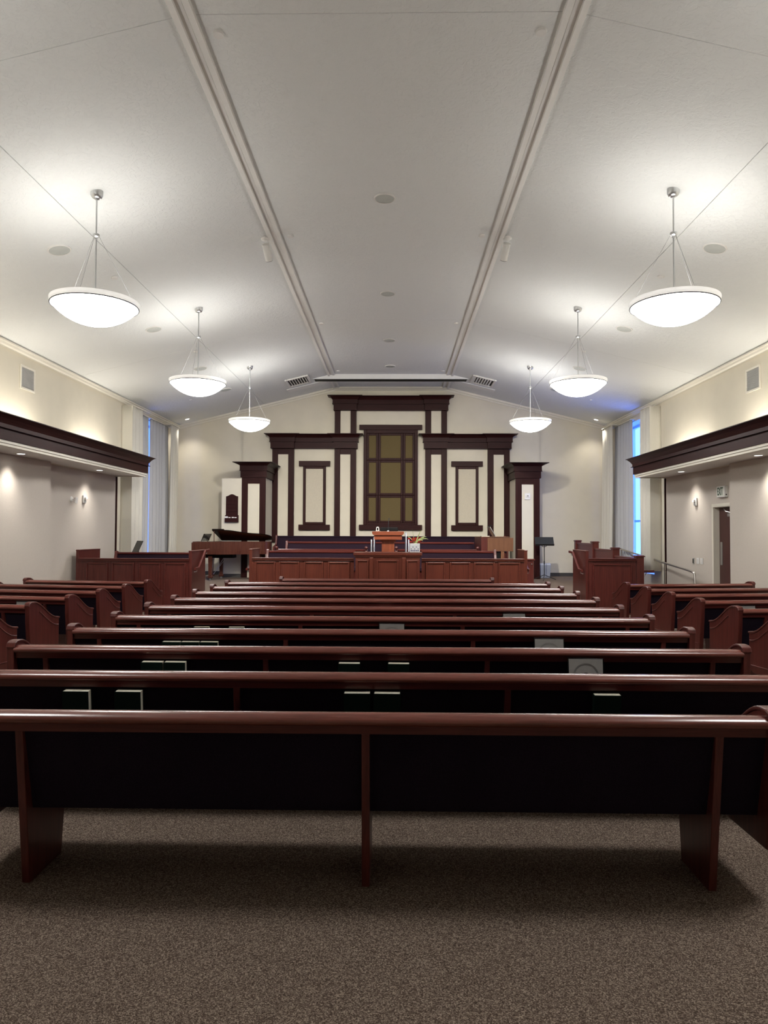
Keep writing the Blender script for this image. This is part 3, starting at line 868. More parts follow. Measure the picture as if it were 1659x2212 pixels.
def strobe(sx, y, z, label):
    x = sx * xl(y)
    t = thing('alarm_strobe', label, 'alarm', (x, y, z), 0, 'alarm strobes on the fabric walls')
    a = -sx
    lo, hi = sorted((0, a * .035)); G().box(lo, -.06, -.08, hi, .06, .08).build('housing', 'white_plastic', t, bevel=.01)
    lo, hi = sorted((a * .035, a * .075)); G().box(lo, -.04, -.01, hi, .04, .04).build('flash_lens', 'white_plastic', t, bevel=.008)
    lo, hi = sorted((a * .035, a * .05)); G().box(lo, -.035, -.055, hi, .035, -.025).build('sounder', 'grille_grey', t)
strobe(1, 14.5, 2.22, 'white alarm strobe on the right fabric wall by the EXIT sign')
strobe(-1, 14.45, 2.235, 'white alarm strobe on the left fabric wall beside the round sensor')
x = -xl(13.95)
t = thing('motion_sensor', 'white swivel sensor on a round base on the left fabric wall', 'sensor', (x, 13.95, 2.21))
o = G().lathe([(0, .03), (.035, .026), (.055, .01), (.058, 0)], 20).build('round_base', 'white_plastic', t, smooth=True); o.rotation_euler = (0, math.pi / 2, 0)
G().tube([(.02, 0, 0), (.08, 0, .0)], .012, 8).build('arm', 'white_plastic', t)
G().tube([(.09, 0, .035), (.10, .0, -.0), (.09, -.01, -.075)], .034, 14).build('sensor_head', 'white_plastic', t, smooth=True)
for k, (y, w) in enumerate(((14.45, .062), (14.29, .062))):
    x = xl(y)
    t = thing('light_switch', 'white double switch plate on the right fabric wall, %s' % ('beside the dark card reader' if k == 0 else 'on the door side'), 'switch', (x, y, 1.03), 0, 'switch plates')
    G().box(-.008, -w, -.06, 0, w, .06).build('plate', 'white_plastic', t, bevel=.002)
    for yy in (-.03, .03):
        G().box(-.013, yy - .014, -.034, -.008, yy + .014, .034).build('rocker', 'white_plastic', t, bevel=.002)
x = xl(14.64)
t = thing('wall_controller', 'narrow dark control plate on the right fabric wall beside the switches', 'control', (x, 14.64, 1.02))
G().box(-.012, -.035, -.06, 0, .035, .06).build('plate', 'grille_grey', t, bevel=.002)
G().box(-.016, -.022, -.045, -.012, .022, .045).build('touch_face', 'black', t)

# ================================================================== PEWS
def pew_end(parent, x, side, depth=.5, rise=.0):
    """Floating end panel with an S-curved arm; side = +1 outer face towards +x."""
    n = 14
    top = []
    for k in range(n + 1):
        s = k / n
        top.append((.07 + (depth - .07) * s, .60 + .205 * (.5 + .5 * math.cos(math.pi * s ** .92))))
    prof = [(.035, .21), (-.005, .60), (-.012, .775), (0, .80), (.03, .808)] + top + [(depth + .012, .60), (depth + .012, .25), (depth - .06, .21)]
    g = G().prism(prof, 'x', x - .024, x + .024)
    e = g.build('end_panel', 'pew_z', parent, bevel=.004)
    cap = [(-.018, .775), (-.006, .808), (.025, .82)] + [(y, z + .016) for y, z in top] + [(depth + .02, .612)]
    low = [(y, z - .012) for y, z in [(depth + .02, .604)]] + [(y, z - .004) for y, z in top[::-1]] + [(.03, .80), (.004, .79), (-.006, .768)]
    G().prism(cap + low, 'x', x - .031, x + .031).build('arm_cap', 'pew_z', e, bevel=.006)
    ins = [(y + .0, z - .075) for y, z in top[3:]]
    G().tube([(x + side * .024, y, z) for y, z in ins], .007, 6).build('moulding', 'pew_z', e)
    G().tube([(x + side * .024, .05, .285), (x + side * .024, depth - .02, .285)], .006, 6).build('moulding', 'pew_z', e)
    return e

def make_pew(label, half, supports, rack=True, ends=(True, True)):
    t = thing('church_pew', label, 'pew', (0, 0, 0), 0, 'wooden pews with plum backs')
    w = half - .024
    rail = [(.0, .738), (-.014, .742), (-.022, .752), (-.022, .762), (-.014, .772), (-.001, .780), (.014, .786), (.03, .789), (.046, .788), (.060, .782), (.068, .768), (.066, .752), (.058, .738)]
    G().prism(rail, 'x', -w, w).build('top_rail', 'rail_x', t, smooth='s')
    G().prism([(.012, .70), (.008, .738), (.052, .738), (.056, .70)], 'x', -w, w).build('back_apron', 'pew_x', t)
    G().prism([(.030, .70), (.115, .33), (.155, .33), (.165, .44), (.075, .70)], 'x', -w, w).build('backrest', 'upholstery', t)
    G().prism([(.14, .33), (.14, .385), (.50, .385), (.535, .375), (.535, .345), (.50, .33)], 'x', -w, w).build('seat_frame', 'pew_x', t)
    G().prism([(.15, .385), (.15, .435), (.30, .44), (.51, .435), (.535, .415), (.53, .385)], 'x', -w + .03, w - .03).build('seat_cushion', 'upholstery', t, bevel=.01)
    for sx_ in supports:
        prof = [(.014, .70), (.10, .0), (.40, .0), (.44, .33), (.135, .33), (.05, .70)]
        G().prism(prof, 'x', sx_ - .018, sx_ + .018).build('support', 'pew_z', t, bevel=.003)
    if ends[0]: pew_end(t, -half, -1)
    if ends[1]: pew_end(t, half, 1)
    if rack:
        G().box(-w + .3, -.048, .455, w - .3, .075, .470).build('book_rack', 'pew_x', t)
        G().box(-w + .3, -.054, .455, w - .3, -.046, .515).build('rack_lip', 'pew_x', t)
    return t

# centre block: eleven rows, the first and last ones short
PY = [3.108 + .8915 * k for k in range(11)]
clab = ['short rearmost centre pew standing alone on the open carpet, no books behind it',
        'second centre pew from the back, five separate green hymnals in its rack',
        'third centre pew from the back, four green hymnals and a grey folder in its rack',
        'fourth centre pew from the back, three hymnals side by side and a grey folder',
        'fifth centre pew from the back, grey folder near the middle of its rack',
        'sixth centre pew from the back, one folder right of the middle',
        'seventh centre pew from the back, a single book edge showing at the middle',
        'eighth centre pew from the back, one book edge left of the middle',
        'ninth centre pew from the back, third from the rostrum',
        'tenth centre pew, long one directly behind the short front pew',
        'short front centre pew directly before the panelled rostrum']
short = make_pew(clab[0], 1.79, (-1.50, .026, 1.56), rack=False)
short.location = (0.0, PY[0], 0)
long_ = make_pew(clab[1], 2.52, (-2.29, -.76, .765, 2.30))
long_.location = (0.02, PY[1], 0)
for k in range(2, 10): dup(long_, (0.02, PY[k], 0), label=clab[k])
dup(short, (0.0, PY[10] + .02, 0), label=clab[10])

# side blocks, turned a little towards the rostrum
SA = math.radians(8.6)
SY = [11.1, 10.2, 9.32, 8.44, 7.53, 6.64]
slab = ['first', 'second', 'third', 'fourth', 'fifth', 'sixth']
side = None
HALF = 1.05
for sx, s in ((-1, 'left'), (1, 'right')):
    for k, y in enumerate(SY):
        lab = 'side pew along the %s fabric wall, %s from the choir screen' % (s, slab[k])
        if side is None: side = make_pew(lab, HALF, (-.74, .74)); o = side
        else: o = dup(side, label=lab)
        o.rotation_euler = (0, 0, sx * SA)
        ca, sa = math.cos(SA), math.sin(SA)
        o.location = (sx * (3.765 + HALF * ca), y + HALF * sa, 0)

# ================================================================== HYMNALS AND FOLDERS
def make_book(label):
    t = thing('hymnal', label, 'book', (0, 0, 0), 0, 'green hymnals in the pew racks')
    w, h, d = .074, .215, .044
    g = G().box(-w, 0, 0, w, .003, h).box(-w, d - .003, 0, w, d, h).box(-w, .003, 0, -w + .004, d - .003, h - .002)
    g.build('cover', 'hymnal', t)
    G().box(-w + .005, .0035, .003, w - .002, d - .0035, h + .0005).build('pages', 'paper', t)
    return t
ow = ['first', 'second', 'third', 'fourth', 'fifth']
bk = None
BOOKS = {1: (-1.628, -1.335, -.058, .109, 1.325), 2: (-1.508, -1.352, -.16, .177), 3: (-1.66, -1.507, -1.354), 4: (-1.66, -1.332), 6: (.03,), 7: (-.177,)}
rown = {1: 'second', 2: 'third', 3: 'fourth', 4: 'fifth', 6: 'seventh', 7: 'eighth'}
for r, xs in BOOKS.items():
    for k, x in enumerate(xs):
        lab = 'green hymnal, %s from the left in the rack of the %s pew from the back' % (ow[k], rown[r])
        if len(xs) == 1: lab = 'green hymnal standing alone in the %s pew rack from the back' % rown[r]
        if bk is None: bk = make_book(lab); o = bk
        else: o = dup(bk, label=lab)
        o.location = (x, PY[r] - .028, .4725)
        o.rotation_euler = (math.radians(5), 0, random.uniform(-.03, .03))

def make_folder(label):
    t = thing('spiral_folder', label, 'folder', (0, 0, 0), 0, 'grey folders in the pew racks')
    w, h = .115, .245
    G().box(-w, 0, 0, w, .012, h).build('cover', 'folder_grey', t, bevel=.002)
    g = G()
    g.tube([(-w - .004, .004, .0), (-w - .004, .004, h + .006), (w + .004, .004, h - .0), (w + .004, .004, 0)], .0045, 6)
    g.build('wire_edge', 'black', t)
    G().tube([(-w - .006, .004, h + .007), (w + .004, .004, h + .001)], .003, 6).build('spine_wire', 'chrome', t)
    for r_ in (.085, .078):
        pts = [(r_ * math.cos(a), -.0006, h - .115 + r_ * math.sin(a)) for a in [math.pi * k / 20 for k in range(21)]]
        G().tube(pts, .0011, 4).build('printed_arc', 'folder_line', t)
    pts = [(.025 * math.cos(a), h - .115 + .025 * math.sin(a)) for a in [math.pi * k / 12 for k in range(13)]]
    G().prism(pts, 'y', -.0006, .001).build('printed_dot', 'folder_line', t)
    return t
fd = None
FOLD = [(2, 1.448, 'grey folder with a printed arc in the third pew rack from the back'),
        (3, 1.392, 'grey folder with a printed arc in the fourth pew rack from the back'),
        (4, .121, 'grey folder with a printed arc in the fifth pew rack, near the middle'),
        (5, 1.408, 'grey folder barely showing in the sixth pew rack from the back')]
for r, x, lab in FOLD:
    if fd is None: fd = make_folder(lab); o = fd
    else: o = dup(fd, label=lab)
    o.location = (x, PY[r] - .036, .4805); o.rotation_euler = (math.radians(-5), 0, 0)
for sx, k, dx, lab in ((-1, 3, .55, 'grey folder in a rack of the left side pews, fourth pew from the choir screen'),
                       (1, 3, .55, 'grey folder in a rack of the right side pews, fourth pew from the choir screen')):
    o = dup(fd, label=lab)
    ca, sa = math.cos(SA), math.sin(SA)
    o.location = (sx * (3.765 + dx * ca) + sx * .0, SY[k] + dx * sa - .036, .4805)
    o.rotation_euler = (math.radians(-5), 0, sx * SA)

# ================================================================== ROSTRUM FRONT AND CHOIR SCREENS
def raised_panel(parent, x0, x1, z0, z1, y, mz, mx):
    """Recessed field inside a raised moulding, on a face at y looking to -y."""
    p = G().box(x0, y - .012, z0, x1, y, z1).build('panel', mz, parent)
    g = G(); k = .03
    for a, b, c_, d_ in ((x0, x0 + k, z0, z1), (x1 - k, x1, z0, z1), (x0 + k, x1 - k, z0, z0 + k), (x0 + k, x1 - k, z1 - k, z1)):
        g.box(a, y - .032, c_, b, y, d_)
    g.build('moulding', mx, p, bevel=.008)

RAILP = lambda z: [(-.035, z - .05), (-.035, z - .03), (-.05, z - .012), (-.05, z - .004), (-.04, z), (.06, z), (.06, z - .05)]
def end_wall(parent, x, y0, y1, zt, mz):
    G().box(x - .03, y0, 0, x + .03, y1, zt - .02).build('end_board', mz, parent, bevel=.004)
    G().box(x - .036, y0 - .006, zt - .025, x + .036, y1 + .006, zt).build('end_cap', mz, parent, bevel=.01)

def handrail(x, y0, sgn, label, mat='pew_x'):
    t = thing('handrail', label, 'handrail', (x, y0, 0), 0, 'wood stair handrails')
    xo = sgn * .085
    path = [(xo, .06, .845), (xo, .30, .85), (xo, .78, 1.18), (xo, 1.06, 1.19)]
    g = G()
    for a, b in zip(path, path[1:]):
        d = (Vector(b) - Vector(a)).normalized(); n = Vector((0, -d.z, d.y))
        vs = []
        for p in (Vector(a) - d * .006, Vector(b) + d * .006):
            for u, v in ((-.02, -.022), (.02, -.022), (.02, .018), (.008, .026), (-.008, .026), (-.02, .018)):
                vs.append(p + Vector((u, 0, 0)) + n * v)
        g.add(vs, [(0, 1, 2, 3, 4, 5), (11, 10, 9, 8, 7, 6)] + [(i, (i + 1) % 6, (i + 1) % 6 + 6, i + 6) for i in range(6)])
    g.build('rail', mat, t)
    for y, z in ((.18, .835), (.9, 1.17)):
        G().tube([(sgn * .032, y, z - .06), (xo, y, z - .045), (xo, y, z - .012)], .007, 8).build('bracket', 'nickel', t)
    return t

t = thing('rostrum_front', 'panelled reddish wood rostrum front with taller centre counter', 'rostrum front', (0, 13.9, 0))
for a, b in ((-2.66, -.66), (.66, 2.66)):
    G().box(a, 0, 0, b, .05, 1.02).build('board', 'front_z', t)
    G().prism([(y, z) for y, z in RAILP(1.075)], 'x', a, b).build('top_rail', 'front_x', t, bevel=.004)
for sx in (-1, 1):
    e = [(-2.60, -2.20), (-2.13, -1.73), (-1.64, -1.26), (-1.17, -.74)] if sx < 0 else [(.74, 1.12), (1.21, 1.61), (1.68, 2.08), (2.15, 2.58)]
    for a, b in e: raised_panel(t, a, b, .12, 1.0, 0.0, 'front_z', 'front_x')
    end_wall(t, sx * 2.69, -.0, .78, 1.245, 'front_z')
# centre counter, a shallow three-sided bay
plan = [(-.62, .0), (-.62, -.24), (-.33, -.30), (.33, -.30), (.62, -.24), (.62, .0), (.62, .25), (-.62, .25)]
G().prism(plan, 'z', 0, 1.12).build('counter_body', 'front_z', t)
capo = [(-.66, .28), (-.66, -.27), (-.345, -.335), (.345, -.335), (.66, -.27), (.66, .28)]
capm = [(-.64, .28), (-.64, -.255), (-.34, -.318), (.34, -.318), (.64, -.255), (.64, .28)]
g = G(); g.prism(capm, 'z', 1.105, 1.135); g.prism(capo, 'z', 1.135, 1.195); g.build('counter_top', 'front_x', t, bevel=.006)
raised_panel(t, -.21, .21, .12, 1.05, -.30, 'front_z', 'front_x')
for sx in (-1, 1):
    pn = G().box(-.12, -.012, .12, .12, 0, 1.05).build('panel', 'front_z', t)
    pn.location = (sx * .475, -.271, 0); pn.rotation_euler = (0, 0, sx * math.atan(.06 / .29))
    g = G(); k = .03
    for a, b, c_, d_ in ((-.12, -.09, .12, 1.05), (.09, .12, .12, 1.05), (-.09, .09, .12, .15), (-.09, .09, 1.02, 1.05)):
        g.box(a, -.03, c_, b, 0, d_)
    g.build('moulding', 'front_x', pn, bevel=.008)
    q = G().box(-.04, -.02, .0, .04, .02, 1.10).build('fluted_post', 'front_z', t, bevel=.012)
    q.location = (sx * .31, -.305, 0)

for sx, s in ((-1, 'left'), (1, 'right')):
    if sx < 0:
        t = thing('choir_screen', 'panelled dark wood choir screen before the left wall, four raised panels', 'choir screen', (0, 13.9, 0))
        G().box(-6.08, 0, 0, -3.9, .05, 1.0).build('board', 'pew_z', t)
        G().prism(RAILP(1.05), 'x', -6.08, -3.9).build('top_rail', 'pew_x', t, bevel=.004)
        for a, b in ((-5.93, -5.50), (-5.42, -4.98), (-4.88, -4.46), (-4.38, -3.96)): raised_panel(t, a, b, .12, .965, 0, 'pew_z', 'pew_x')
        end_wall(t, -6.11, 0, 1.0, 1.215, 'pew_z'); end_wall(t, -3.88, 0, 1.0, 1.205, 'pew_z')
    else:
        t = thing('choir_screen', 'dark wood choir screen with capped posts along the ramp on the right', 'choir screen', (0, 13.9, 0))
        G().box(3.9, 0, 0, 4.82, .05, 1.04).build('board', 'pew_z', t)
        G().prism(RAILP(1.09), 'x', 3.9, 4.82).build('top_rail', 'pew_x', t, bevel=.004)
        raised_panel(t, 3.98, 4.74, .12, .985, 0, 'pew_z', 'pew_x')
        end_wall(t, 3.88, 0, 1.0, 1.24, 'pew_z')
        ps = [(0, 1.15), (1.5, 1.272), (3.07, 1.385), (4.66, 1.398)]
        for y, z in ps:
            po = G().box(4.83, y, 0 if y == 0 else .02, 4.98, y + .15, z - .025).build('post', 'pew_z', t, bevel=.006)
            G().box(4.812, y - .018, z - .03, 4.998, y + .168, z - .012).box(4.825, y - .006, z - .012, 4.985, y + .156, z).build('post_cap', 'pew_z', po, bevel=.005)
        for (ya, za), (yb, zb_) in zip(ps, ps[1:]):
            z_ = min(za, zb_)
            G().box(4.87, ya + .15, .02, 4.93, yb, z_ - .09).build('rail_board', 'pew_z', t)
            G().box(4.855, ya + .15, z_ - .09, 4.945, yb, z_ - .05).build('board_rail', 'pew_x', t, bevel=.006)

handrail(-3.88, 13.9, 1, 'wood stair handrail on the end board of the left choir screen')
handrail(-2.69, 13.9, -1, 'wood stair handrail on the end of the rostrum front, piano side')
handrail(2.69, 13.9, 1, 'wood stair handrail on the end of the rostrum front, organ side')
handrail(3.88, 13.9, -1, 'wood stair handrail on the end board of the right choir screen')

# metal ramp rail along the right wall
t = thing('ramp_rail', 'brushed steel ramp handrail along the right wall under the curtain', 'handrail', (6.04, 14.1, 0))
path = [(0, 0, .0), (0, 0, .76), (0, .03, .80), (0, .09, .818)] + [(0, .3, .841), (0, 2.0, .968), (0, 4.6, 1.168)]
G().tube(path, .021, 12).build('rail', 'steel', t, smooth=True)
G().cyl((0, 1.55, .05 + .1), (0, 1.55, .935), .018, seg=10).build('post', 'steel', t)
G().cyl((0, 4.55, .34), (0, 4.55, 1.165), .018, seg=10).build('post', 'steel', t)
t = thing('wall_handrail', 'short dark wood handrail on a metal bracket under the right curtain', 'handrail', (4.98, 14.2, .80))
G().box(.05, -.03, 0, .30, .03, .05).build('rail', 'pew_x', t, bevel=.01)
G().tube([(0.0, 0, -.06), (.12, 0, -.06), (.15, 0, 0)], .008, 8).build('bracket', 'nickel', t)

# low wood screen in front of the right column
t = thing('low_screen', 'low plain wood screen before the right column, behind the rostrum end', 'screen', (2.96, 17.0, ROST))
G().box(0, 0, 0, .48, .06, .58).build('board', 'pew_z', t)
G().box(-.02, -.03, .58, .51, .08, .62).build('cap', 'pew_x', t, bevel=.008)
G().box(-.01, -.02, 0, .50, 0, .06).build('base_strip', 'pew_x', t, bevel=.004)
G().cyl((.43, -.01, .50), (.43, -.04, .50), .016, seg=10).build('knob', 'nickel', t)

# ================================================================== CHOIR BENCHES
def bench(label, x0, x1, y, zf, zt, arms=(True, True), rail=True, knob=False):
    """Upholstered bench facing the room; its seat front is towards -y."""
    t = thing('choir_bench', label, 'bench', ((x0 + x1) / 2, y, zf), 0, 'choir benches')
    w = (x1 - x0) / 2; h = zt - zf
    G().prism([(-.10, .44), (0.0, h - .04), (.05, h - .04), (-.03, .40)], 'x', -w + .03, w - .03).build('backrest', 'choir_cloth', t)
    G().prism([(-.02, h - .04), (-.022, h - .012), (-.01, h), (.05, h), (.062, h - .012), (.06, h - .04)], 'x', -w, w).build('top_rail', 'pew_x' if rail else 'choir_cloth', t)
    G().box(-w + .03, -.55, .38, w - .03, -.06, .46).build('seat', 'choir_cloth', t, bevel=.015)
    G().box(-w + .04, -.5, 0, w - .04, -.1, .38).build('plinth', 'pew_x', t)
    for k, xx in enumerate((-w, w)):
        if not arms[k]: continue
        a = G().prism([(.06, 0), (.06, h + .0), (.045, h + .025), (.0, h + .03), (-.035, h + .01), (-.06, h - .08), (-.13, h - .25), (-.5, h - .30), (-.52, 0)], 'x', xx - .028, xx + .028).build('arm', 'pew_z', t, bevel=.008)
        if knob: G().lathe([(0, h + .07), (.03, h + .06), (.04, h + .035), (.03, h + .01), (.02, h)], 14, (xx, -.1, 0)).build('arm_knob', 'pew_z', a, smooth=True)
    return t
bench('dark upholstered bench against the front wall, highest of the choir tiers', -3.25, 3.25, 20.25, .65, 1.47, (True, True), False)
bench('tiered choir bench with thin top rail, second from the front wall', -2.56, 2.1, 17.7, .50, 1.34, (True, False))
bench('choir bench with end knobs behind the counter, piano side', -2.57, -.52, 16.3, ROST, 1.19, (True, True), True, True)
bench('choir bench with end knobs behind the counter, organ side', .17, 2.02, 16.3, ROST, 1.195, (True, True), True, True)
bench('front choir bench just behind the panelled rostrum, piano side', -2.55, -.7, 15.0, ROST, 1.185, (True, False))
bench('front choir bench just behind the panelled rostrum, organ side', .7, 2.24, 15.0, ROST, 1.195, (False, True))
bench('choir bench behind the left panelled choir screen', -5.93, -4.1, 15.4, ROST, 1.125, (True, False))

# ================================================================== LECTERN, COUNTER ITEMS
t = thing('lectern', 'orange-brown wood lectern on a square pedestal behind the counter', 'lectern', (0, 14.45, ROST))
z = ROST
G().box(-.128, -.13, 0, .128, .13, 1.43 - z).build('pedestal', 'lectern_z', t, bevel=.006)
G().box(-.16, -.16, 1.395 - z, .16, .16, 1.425 - z).build('collar', 'lectern_x', t, bevel=.006)
G().box(-.28, -.22, 1.43 - z, .28, .24, 1.522 - z).build('desk_box', 'lectern_x', t, bevel=.006)
G().prism([(-.28, 1.522 - z), (-.30, 1.53 - z), (-.318, 1.56 - z), (-.318, 1.60 - z), (.318, 1.60 - z), (.318, 1.56 - z), (.30, 1.53 - z), (.28, 1.522 - z)], 'y', -.25, .26).build('desk_top', 'lectern_x', t, bevel=.005)
t = thing('microphone', 'black gooseneck microphone rising from the lectern top', 'microphone', (0, 14.32, 1.60))
G().lathe([(0, .018), (.018, .018), (.024, .006), (.026, 0)], 16).build('base', 'chrome', t, smooth=True)
G().tube([(0, 0, .015), (.003, 0, .12), (.006, 0, .2), (.012, .012, .245), (.016, .04, .258)], .0055, 8).build('gooseneck', 'black_metal', t, smooth=True)
G().tube([(.016, .04, .258), (.016, .075, .25)], .011, 10).build('capsule', 'black_metal', t, smooth=True)
t = thing('desk_monitor', 'low wide black monitor lying on the lectern behind the microphone', 'monitor', (.02, 14.42, 1.60))
G().box(-.18, 0, .002, .18, .03, .082).build('housing', 'black', t, bevel=.015)
G().box(-.17, .03, .01, .17, .032, .075).build('screen', 'screen_dark', t)
t = thing('desk_clock', 'tiny white clock with dark face at the edge of the lectern', 'clock', (-.213, 14.35, 1.60))
G().prism([(-.035, 0), (.035, 0), (.028, .08), (.015, .092), (-.015, .092), (-.028, .08)], 'y', 0, .05).build('housing', 'white_plastic', t, bevel=.006)
G().box(-.014, -.003, .02, .014, 0, .072).build('dial', 'black', t)

for k, (x, s, hh) in enumerate(((-.325, 'piano side of the lectern', 1.46), (.392, 'flower side of the lectern', 1.57))):
    t = thing('chrome_frame', 'upright chrome tube frame on the %s' % s, 'frame', (x, 14.75, ROST), 0, 'chrome tube frames beside the lectern')
    for q, (dx, dy, zz) in enumerate(((-.025, 0, hh - .04 if k == 0 else hh), (.03, .10, hh + .01 if k == 0 else hh - .12))):
        G().tube([(dx, dy, 0), (dx, dy, zz - ROST - .03), (dx, dy + .02, zz - ROST), (dx, dy + .25, zz - ROST + .0), (dx, dy + .27, zz - ROST - .03), (dx, dy + .27, 0)], .016, 10).build('frame_loop', 'chrome', t, smooth=True)

# flower vase on the counter
t = thing('flower_vase', 'square silver mosaic vase of red flowers on the counter', 'vase', (.522, 13.78, 1.1965))
G().box(-.098, -.098, 0, .098, .098, .17).build('vase_body', 'vase', t, bevel=.008)
for face in (0,):
    for i in range(5):
        for j in range(4):
            if (i + j) % 2 and j < 3 or (j == 0):
                xx = -.08 + i * .033; zz = .022 + j * .037
                G().box(xx, -.1005, zz, xx + .024, -.0975, zz + (.022 if j == 0 else .014)).build('mosaic_piece', 'vase_blue', t)
rnd = random.Random(3)
for k in range(26):
    a = rnd.uniform(0, 2 * math.pi); r = rnd.uniform(0, .13)
    cx, cy, cz = r * math.cos(a) * 1.1 + .0, r * math.sin(a) * .7, .20 + rnd.uniform(0, .075)
    g = G()
    for p in range(5):
        b = 2 * math.pi * p / 5 + k
        ex, ey = .026 * math.cos(b), .02 * math.sin(b)
        g.add([(cx, cy, cz), (cx + ex * .7 - ey * .5, cy + ey * .7 + ex * .4, cz + .016), (cx + ex * 1.3, cy + ey * 1.3, cz + .010), (cx + ex * .7 + ey * .5, cy + ey * .7 - ex * .4, cz + .016), (cx + ex * .6, cy + ey * .6, cz - .008)],
              [(0, 1, 2), (0, 2, 3), (0, 4, 1), (4, 2, 1), (4, 3, 2), (0, 3, 4)])
    g.build('blossom', 'petal' if k % 3 else 'petal_dark', t)
for k, (dx, dz, ln) in enumerate(((-.14, .02, .22), (.12, .16, .24), (.26, -.02, .28), (.22, .03, .26), (.16, -.06, .22), (-.05, .17, .22), (-.03, .06, .14), (.19, .0, .24))):
    n = 7; L, Rr = [], []
    for q in range(n + 1):
        s = q / n
        x = dx * s; z = .16 + .12 * math.sin(math.pi * s * .6) + dz * s * s
        y = -.05 - .04 * s; w = .012 * math.sin(math.pi * (.12 + .88 * s)) + .001
        L.append((x - w * .4, y, z + w)); Rr.append((x + w * .4, y - .004, z - w))
    g = G(); g.add(L + Rr, [(q, q + 1, q + 2 + n, q + 1 + n) for q in range(n)])
    o = g.build('leaf', 'leaf', t); md = o.modifiers.new('t', 'SOLIDIFY'); md.thickness = .002

# ================================================================== ORGAN, PIANO, STANDS
t = thing('organ_console', 'plain brown wood organ console beside the choir benches', 'organ', (2.5, 16.5, ROST))
z = ROST
G().box(-.22, .0, 1.15 - z, .375, 1.35, 1.465 - z).build('upper_case', 'organ', t, bevel=.006)
G().box(-.37, .0, .0, -.22, 1.35, 1.475 - z).build('back_panel', 'pew_z', t, bevel=.005)
G().box(-.38, -.01, 1.475 - z, .30, 1.36, 1.487 - z).build('top_board', 'organ', t, bevel=.004)
G().box(.09, .0, 0, .165, .06, 1.15 - z).build('side_leg', 'organ', t)
G().box(.09, 1.29, 0, .165, 1.35, 1.15 - z).build('side_leg', 'organ', t)
G().box(-.22, .06, 0, .12, 1.29, 1.12 - z).build('knee_panel', 'black', t)
g = G()
for k in range(18): g.box(.165, .14 + k * .06, .04, .44, .165 + k * .06, .07)
o = g.build('pedalboard', 'organ', t); o['kind'] = 'stuff'
t = thing('music_rack', 'tilted glossy music rack with a dark sheet on the organ top', 'music rack', (2.43, 16.62, 1.487))
G().prism([(.05, 0), (.065, 0), (-.07, .235), (-.085, .23)], 'y', -.0, .5).build('rack_board', 'nickel', t)
G().prism([(.03, .03), (.035, .035), (-.07, .20), (-.075, .195)], 'y', -.005, .0).build('sheet', 'screen_dark', t)
G().tube([(-.08, .02, .225), (-.11, .02, .245), (-.06, .02, .262), (-.02, .02, .25)], .012, 8).build('rack_lamp', 'black', t, smooth=True)
t = thing('hymn_book', 'closed grey book lying flat on the organ top', 'book', (2.24, 16.6, 1.487))
G().box(-.09, 0, 0, .1, .24, .02).build('cover', 'folder_grey', t, bevel=.003)
G().box(-.085, -.001, .004, .095, .23, .016).build('pages', 'paper', t)

# grand piano: keyboard towards the left wall, curved side towards the room
PX, PYY = -5.0, 17.95
t = thing('grand_piano', 'mahogany grand piano with dark lid propped open by the left column', 'piano', (PX, PYY, ROST))
def outline(ins=0.0):
    pts = [(0, 0), (.55, 0), (.75, .01), (.92, .06), (1.08, .16), (1.25, .27), (1.42, .34), (1.60, .38), (1.74, .45), (1.84, .57), (1.88, .72), (1.86, .88), (1.78, 1.02), (1.66, 1.08), (1.5, 1.10), (0, 1.10)]
    c = Vector((.9, .6))
    out = []
    for p in pts:
        p = Vector(p); d = (c - p)
        out.append(tuple(p + d.normalized() * ins) if ins else tuple(p))
    return out
def smooth_poly(pts, n=3, keep=(0, 15)):
    res = []
    N = len(pts)
    for i in range(N):
        p0, p1, p2, p3 = pts[(i - 1) % N], pts[i], pts[(i + 1) % N], pts[(i + 2) % N]
        if i in (0, 14, 15) or i == 13: res.append(p1); continue
        for k in range(n):
            s = k / n
            res.append(tuple(.5 * (2 * p1[a] + (-p0[a] + p2[a]) * s + (2 * p0[a] - 5 * p1[a] + 4 * p2[a] - p3[a]) * s * s + (-p0[a] + 3 * p1[a] - 3 * p2[a] + p3[a]) * s ** 3) for a in (0, 1)))
    return res
ol = smooth_poly(outline())
z0, z1 = .66, .985
g = G(); n = len(ol); inn = smooth_poly(outline(.035))
vs = [(x, y, z0) for x, y in ol] + [(x, y, z1) for x, y in ol] + [(x, y, z1) for x, y in inn] + [(x, y, z0 + .02) for x, y in inn]
fs = []
for i in range(n):
    j = (i + 1) % n
    fs += [(i, j, j + n, i + n), (i + n, j + n, j + 2 * n, i + 2 * n), (i + 2 * n, j + 2 * n, j + 3 * n, i + 3 * n)]
fs += [tuple(range(n))]
g.add(vs, fs).build('rim', 'piano', t, smooth='s')
G().prism(inn, 'z', z0 + .18, z0 + .20).build('soundboard', 'lectern_x', t)
G().box(-.02, .02, .60, .32, 1.08, .70).build('keybed', 'piano', t, bevel=.006)
G().box(-.03, -.004, .62, .14, .07, .965).build('key_cheek', 'piano', t, bevel=.01)
G().box(-.03, 1.03, .62, .12, 1.1, .93).build('key_cheek', 'piano', t, bevel=.01)
G().box(-.02, .07, .70, .12, 1.03, .735).build('keyboard', 'paper', t)
G().prism([(.12, .735), (.12, .93), (.15, .95), (.17, .735)], 'y', .07, 1.03).build('fallboard', 'piano_black', t)
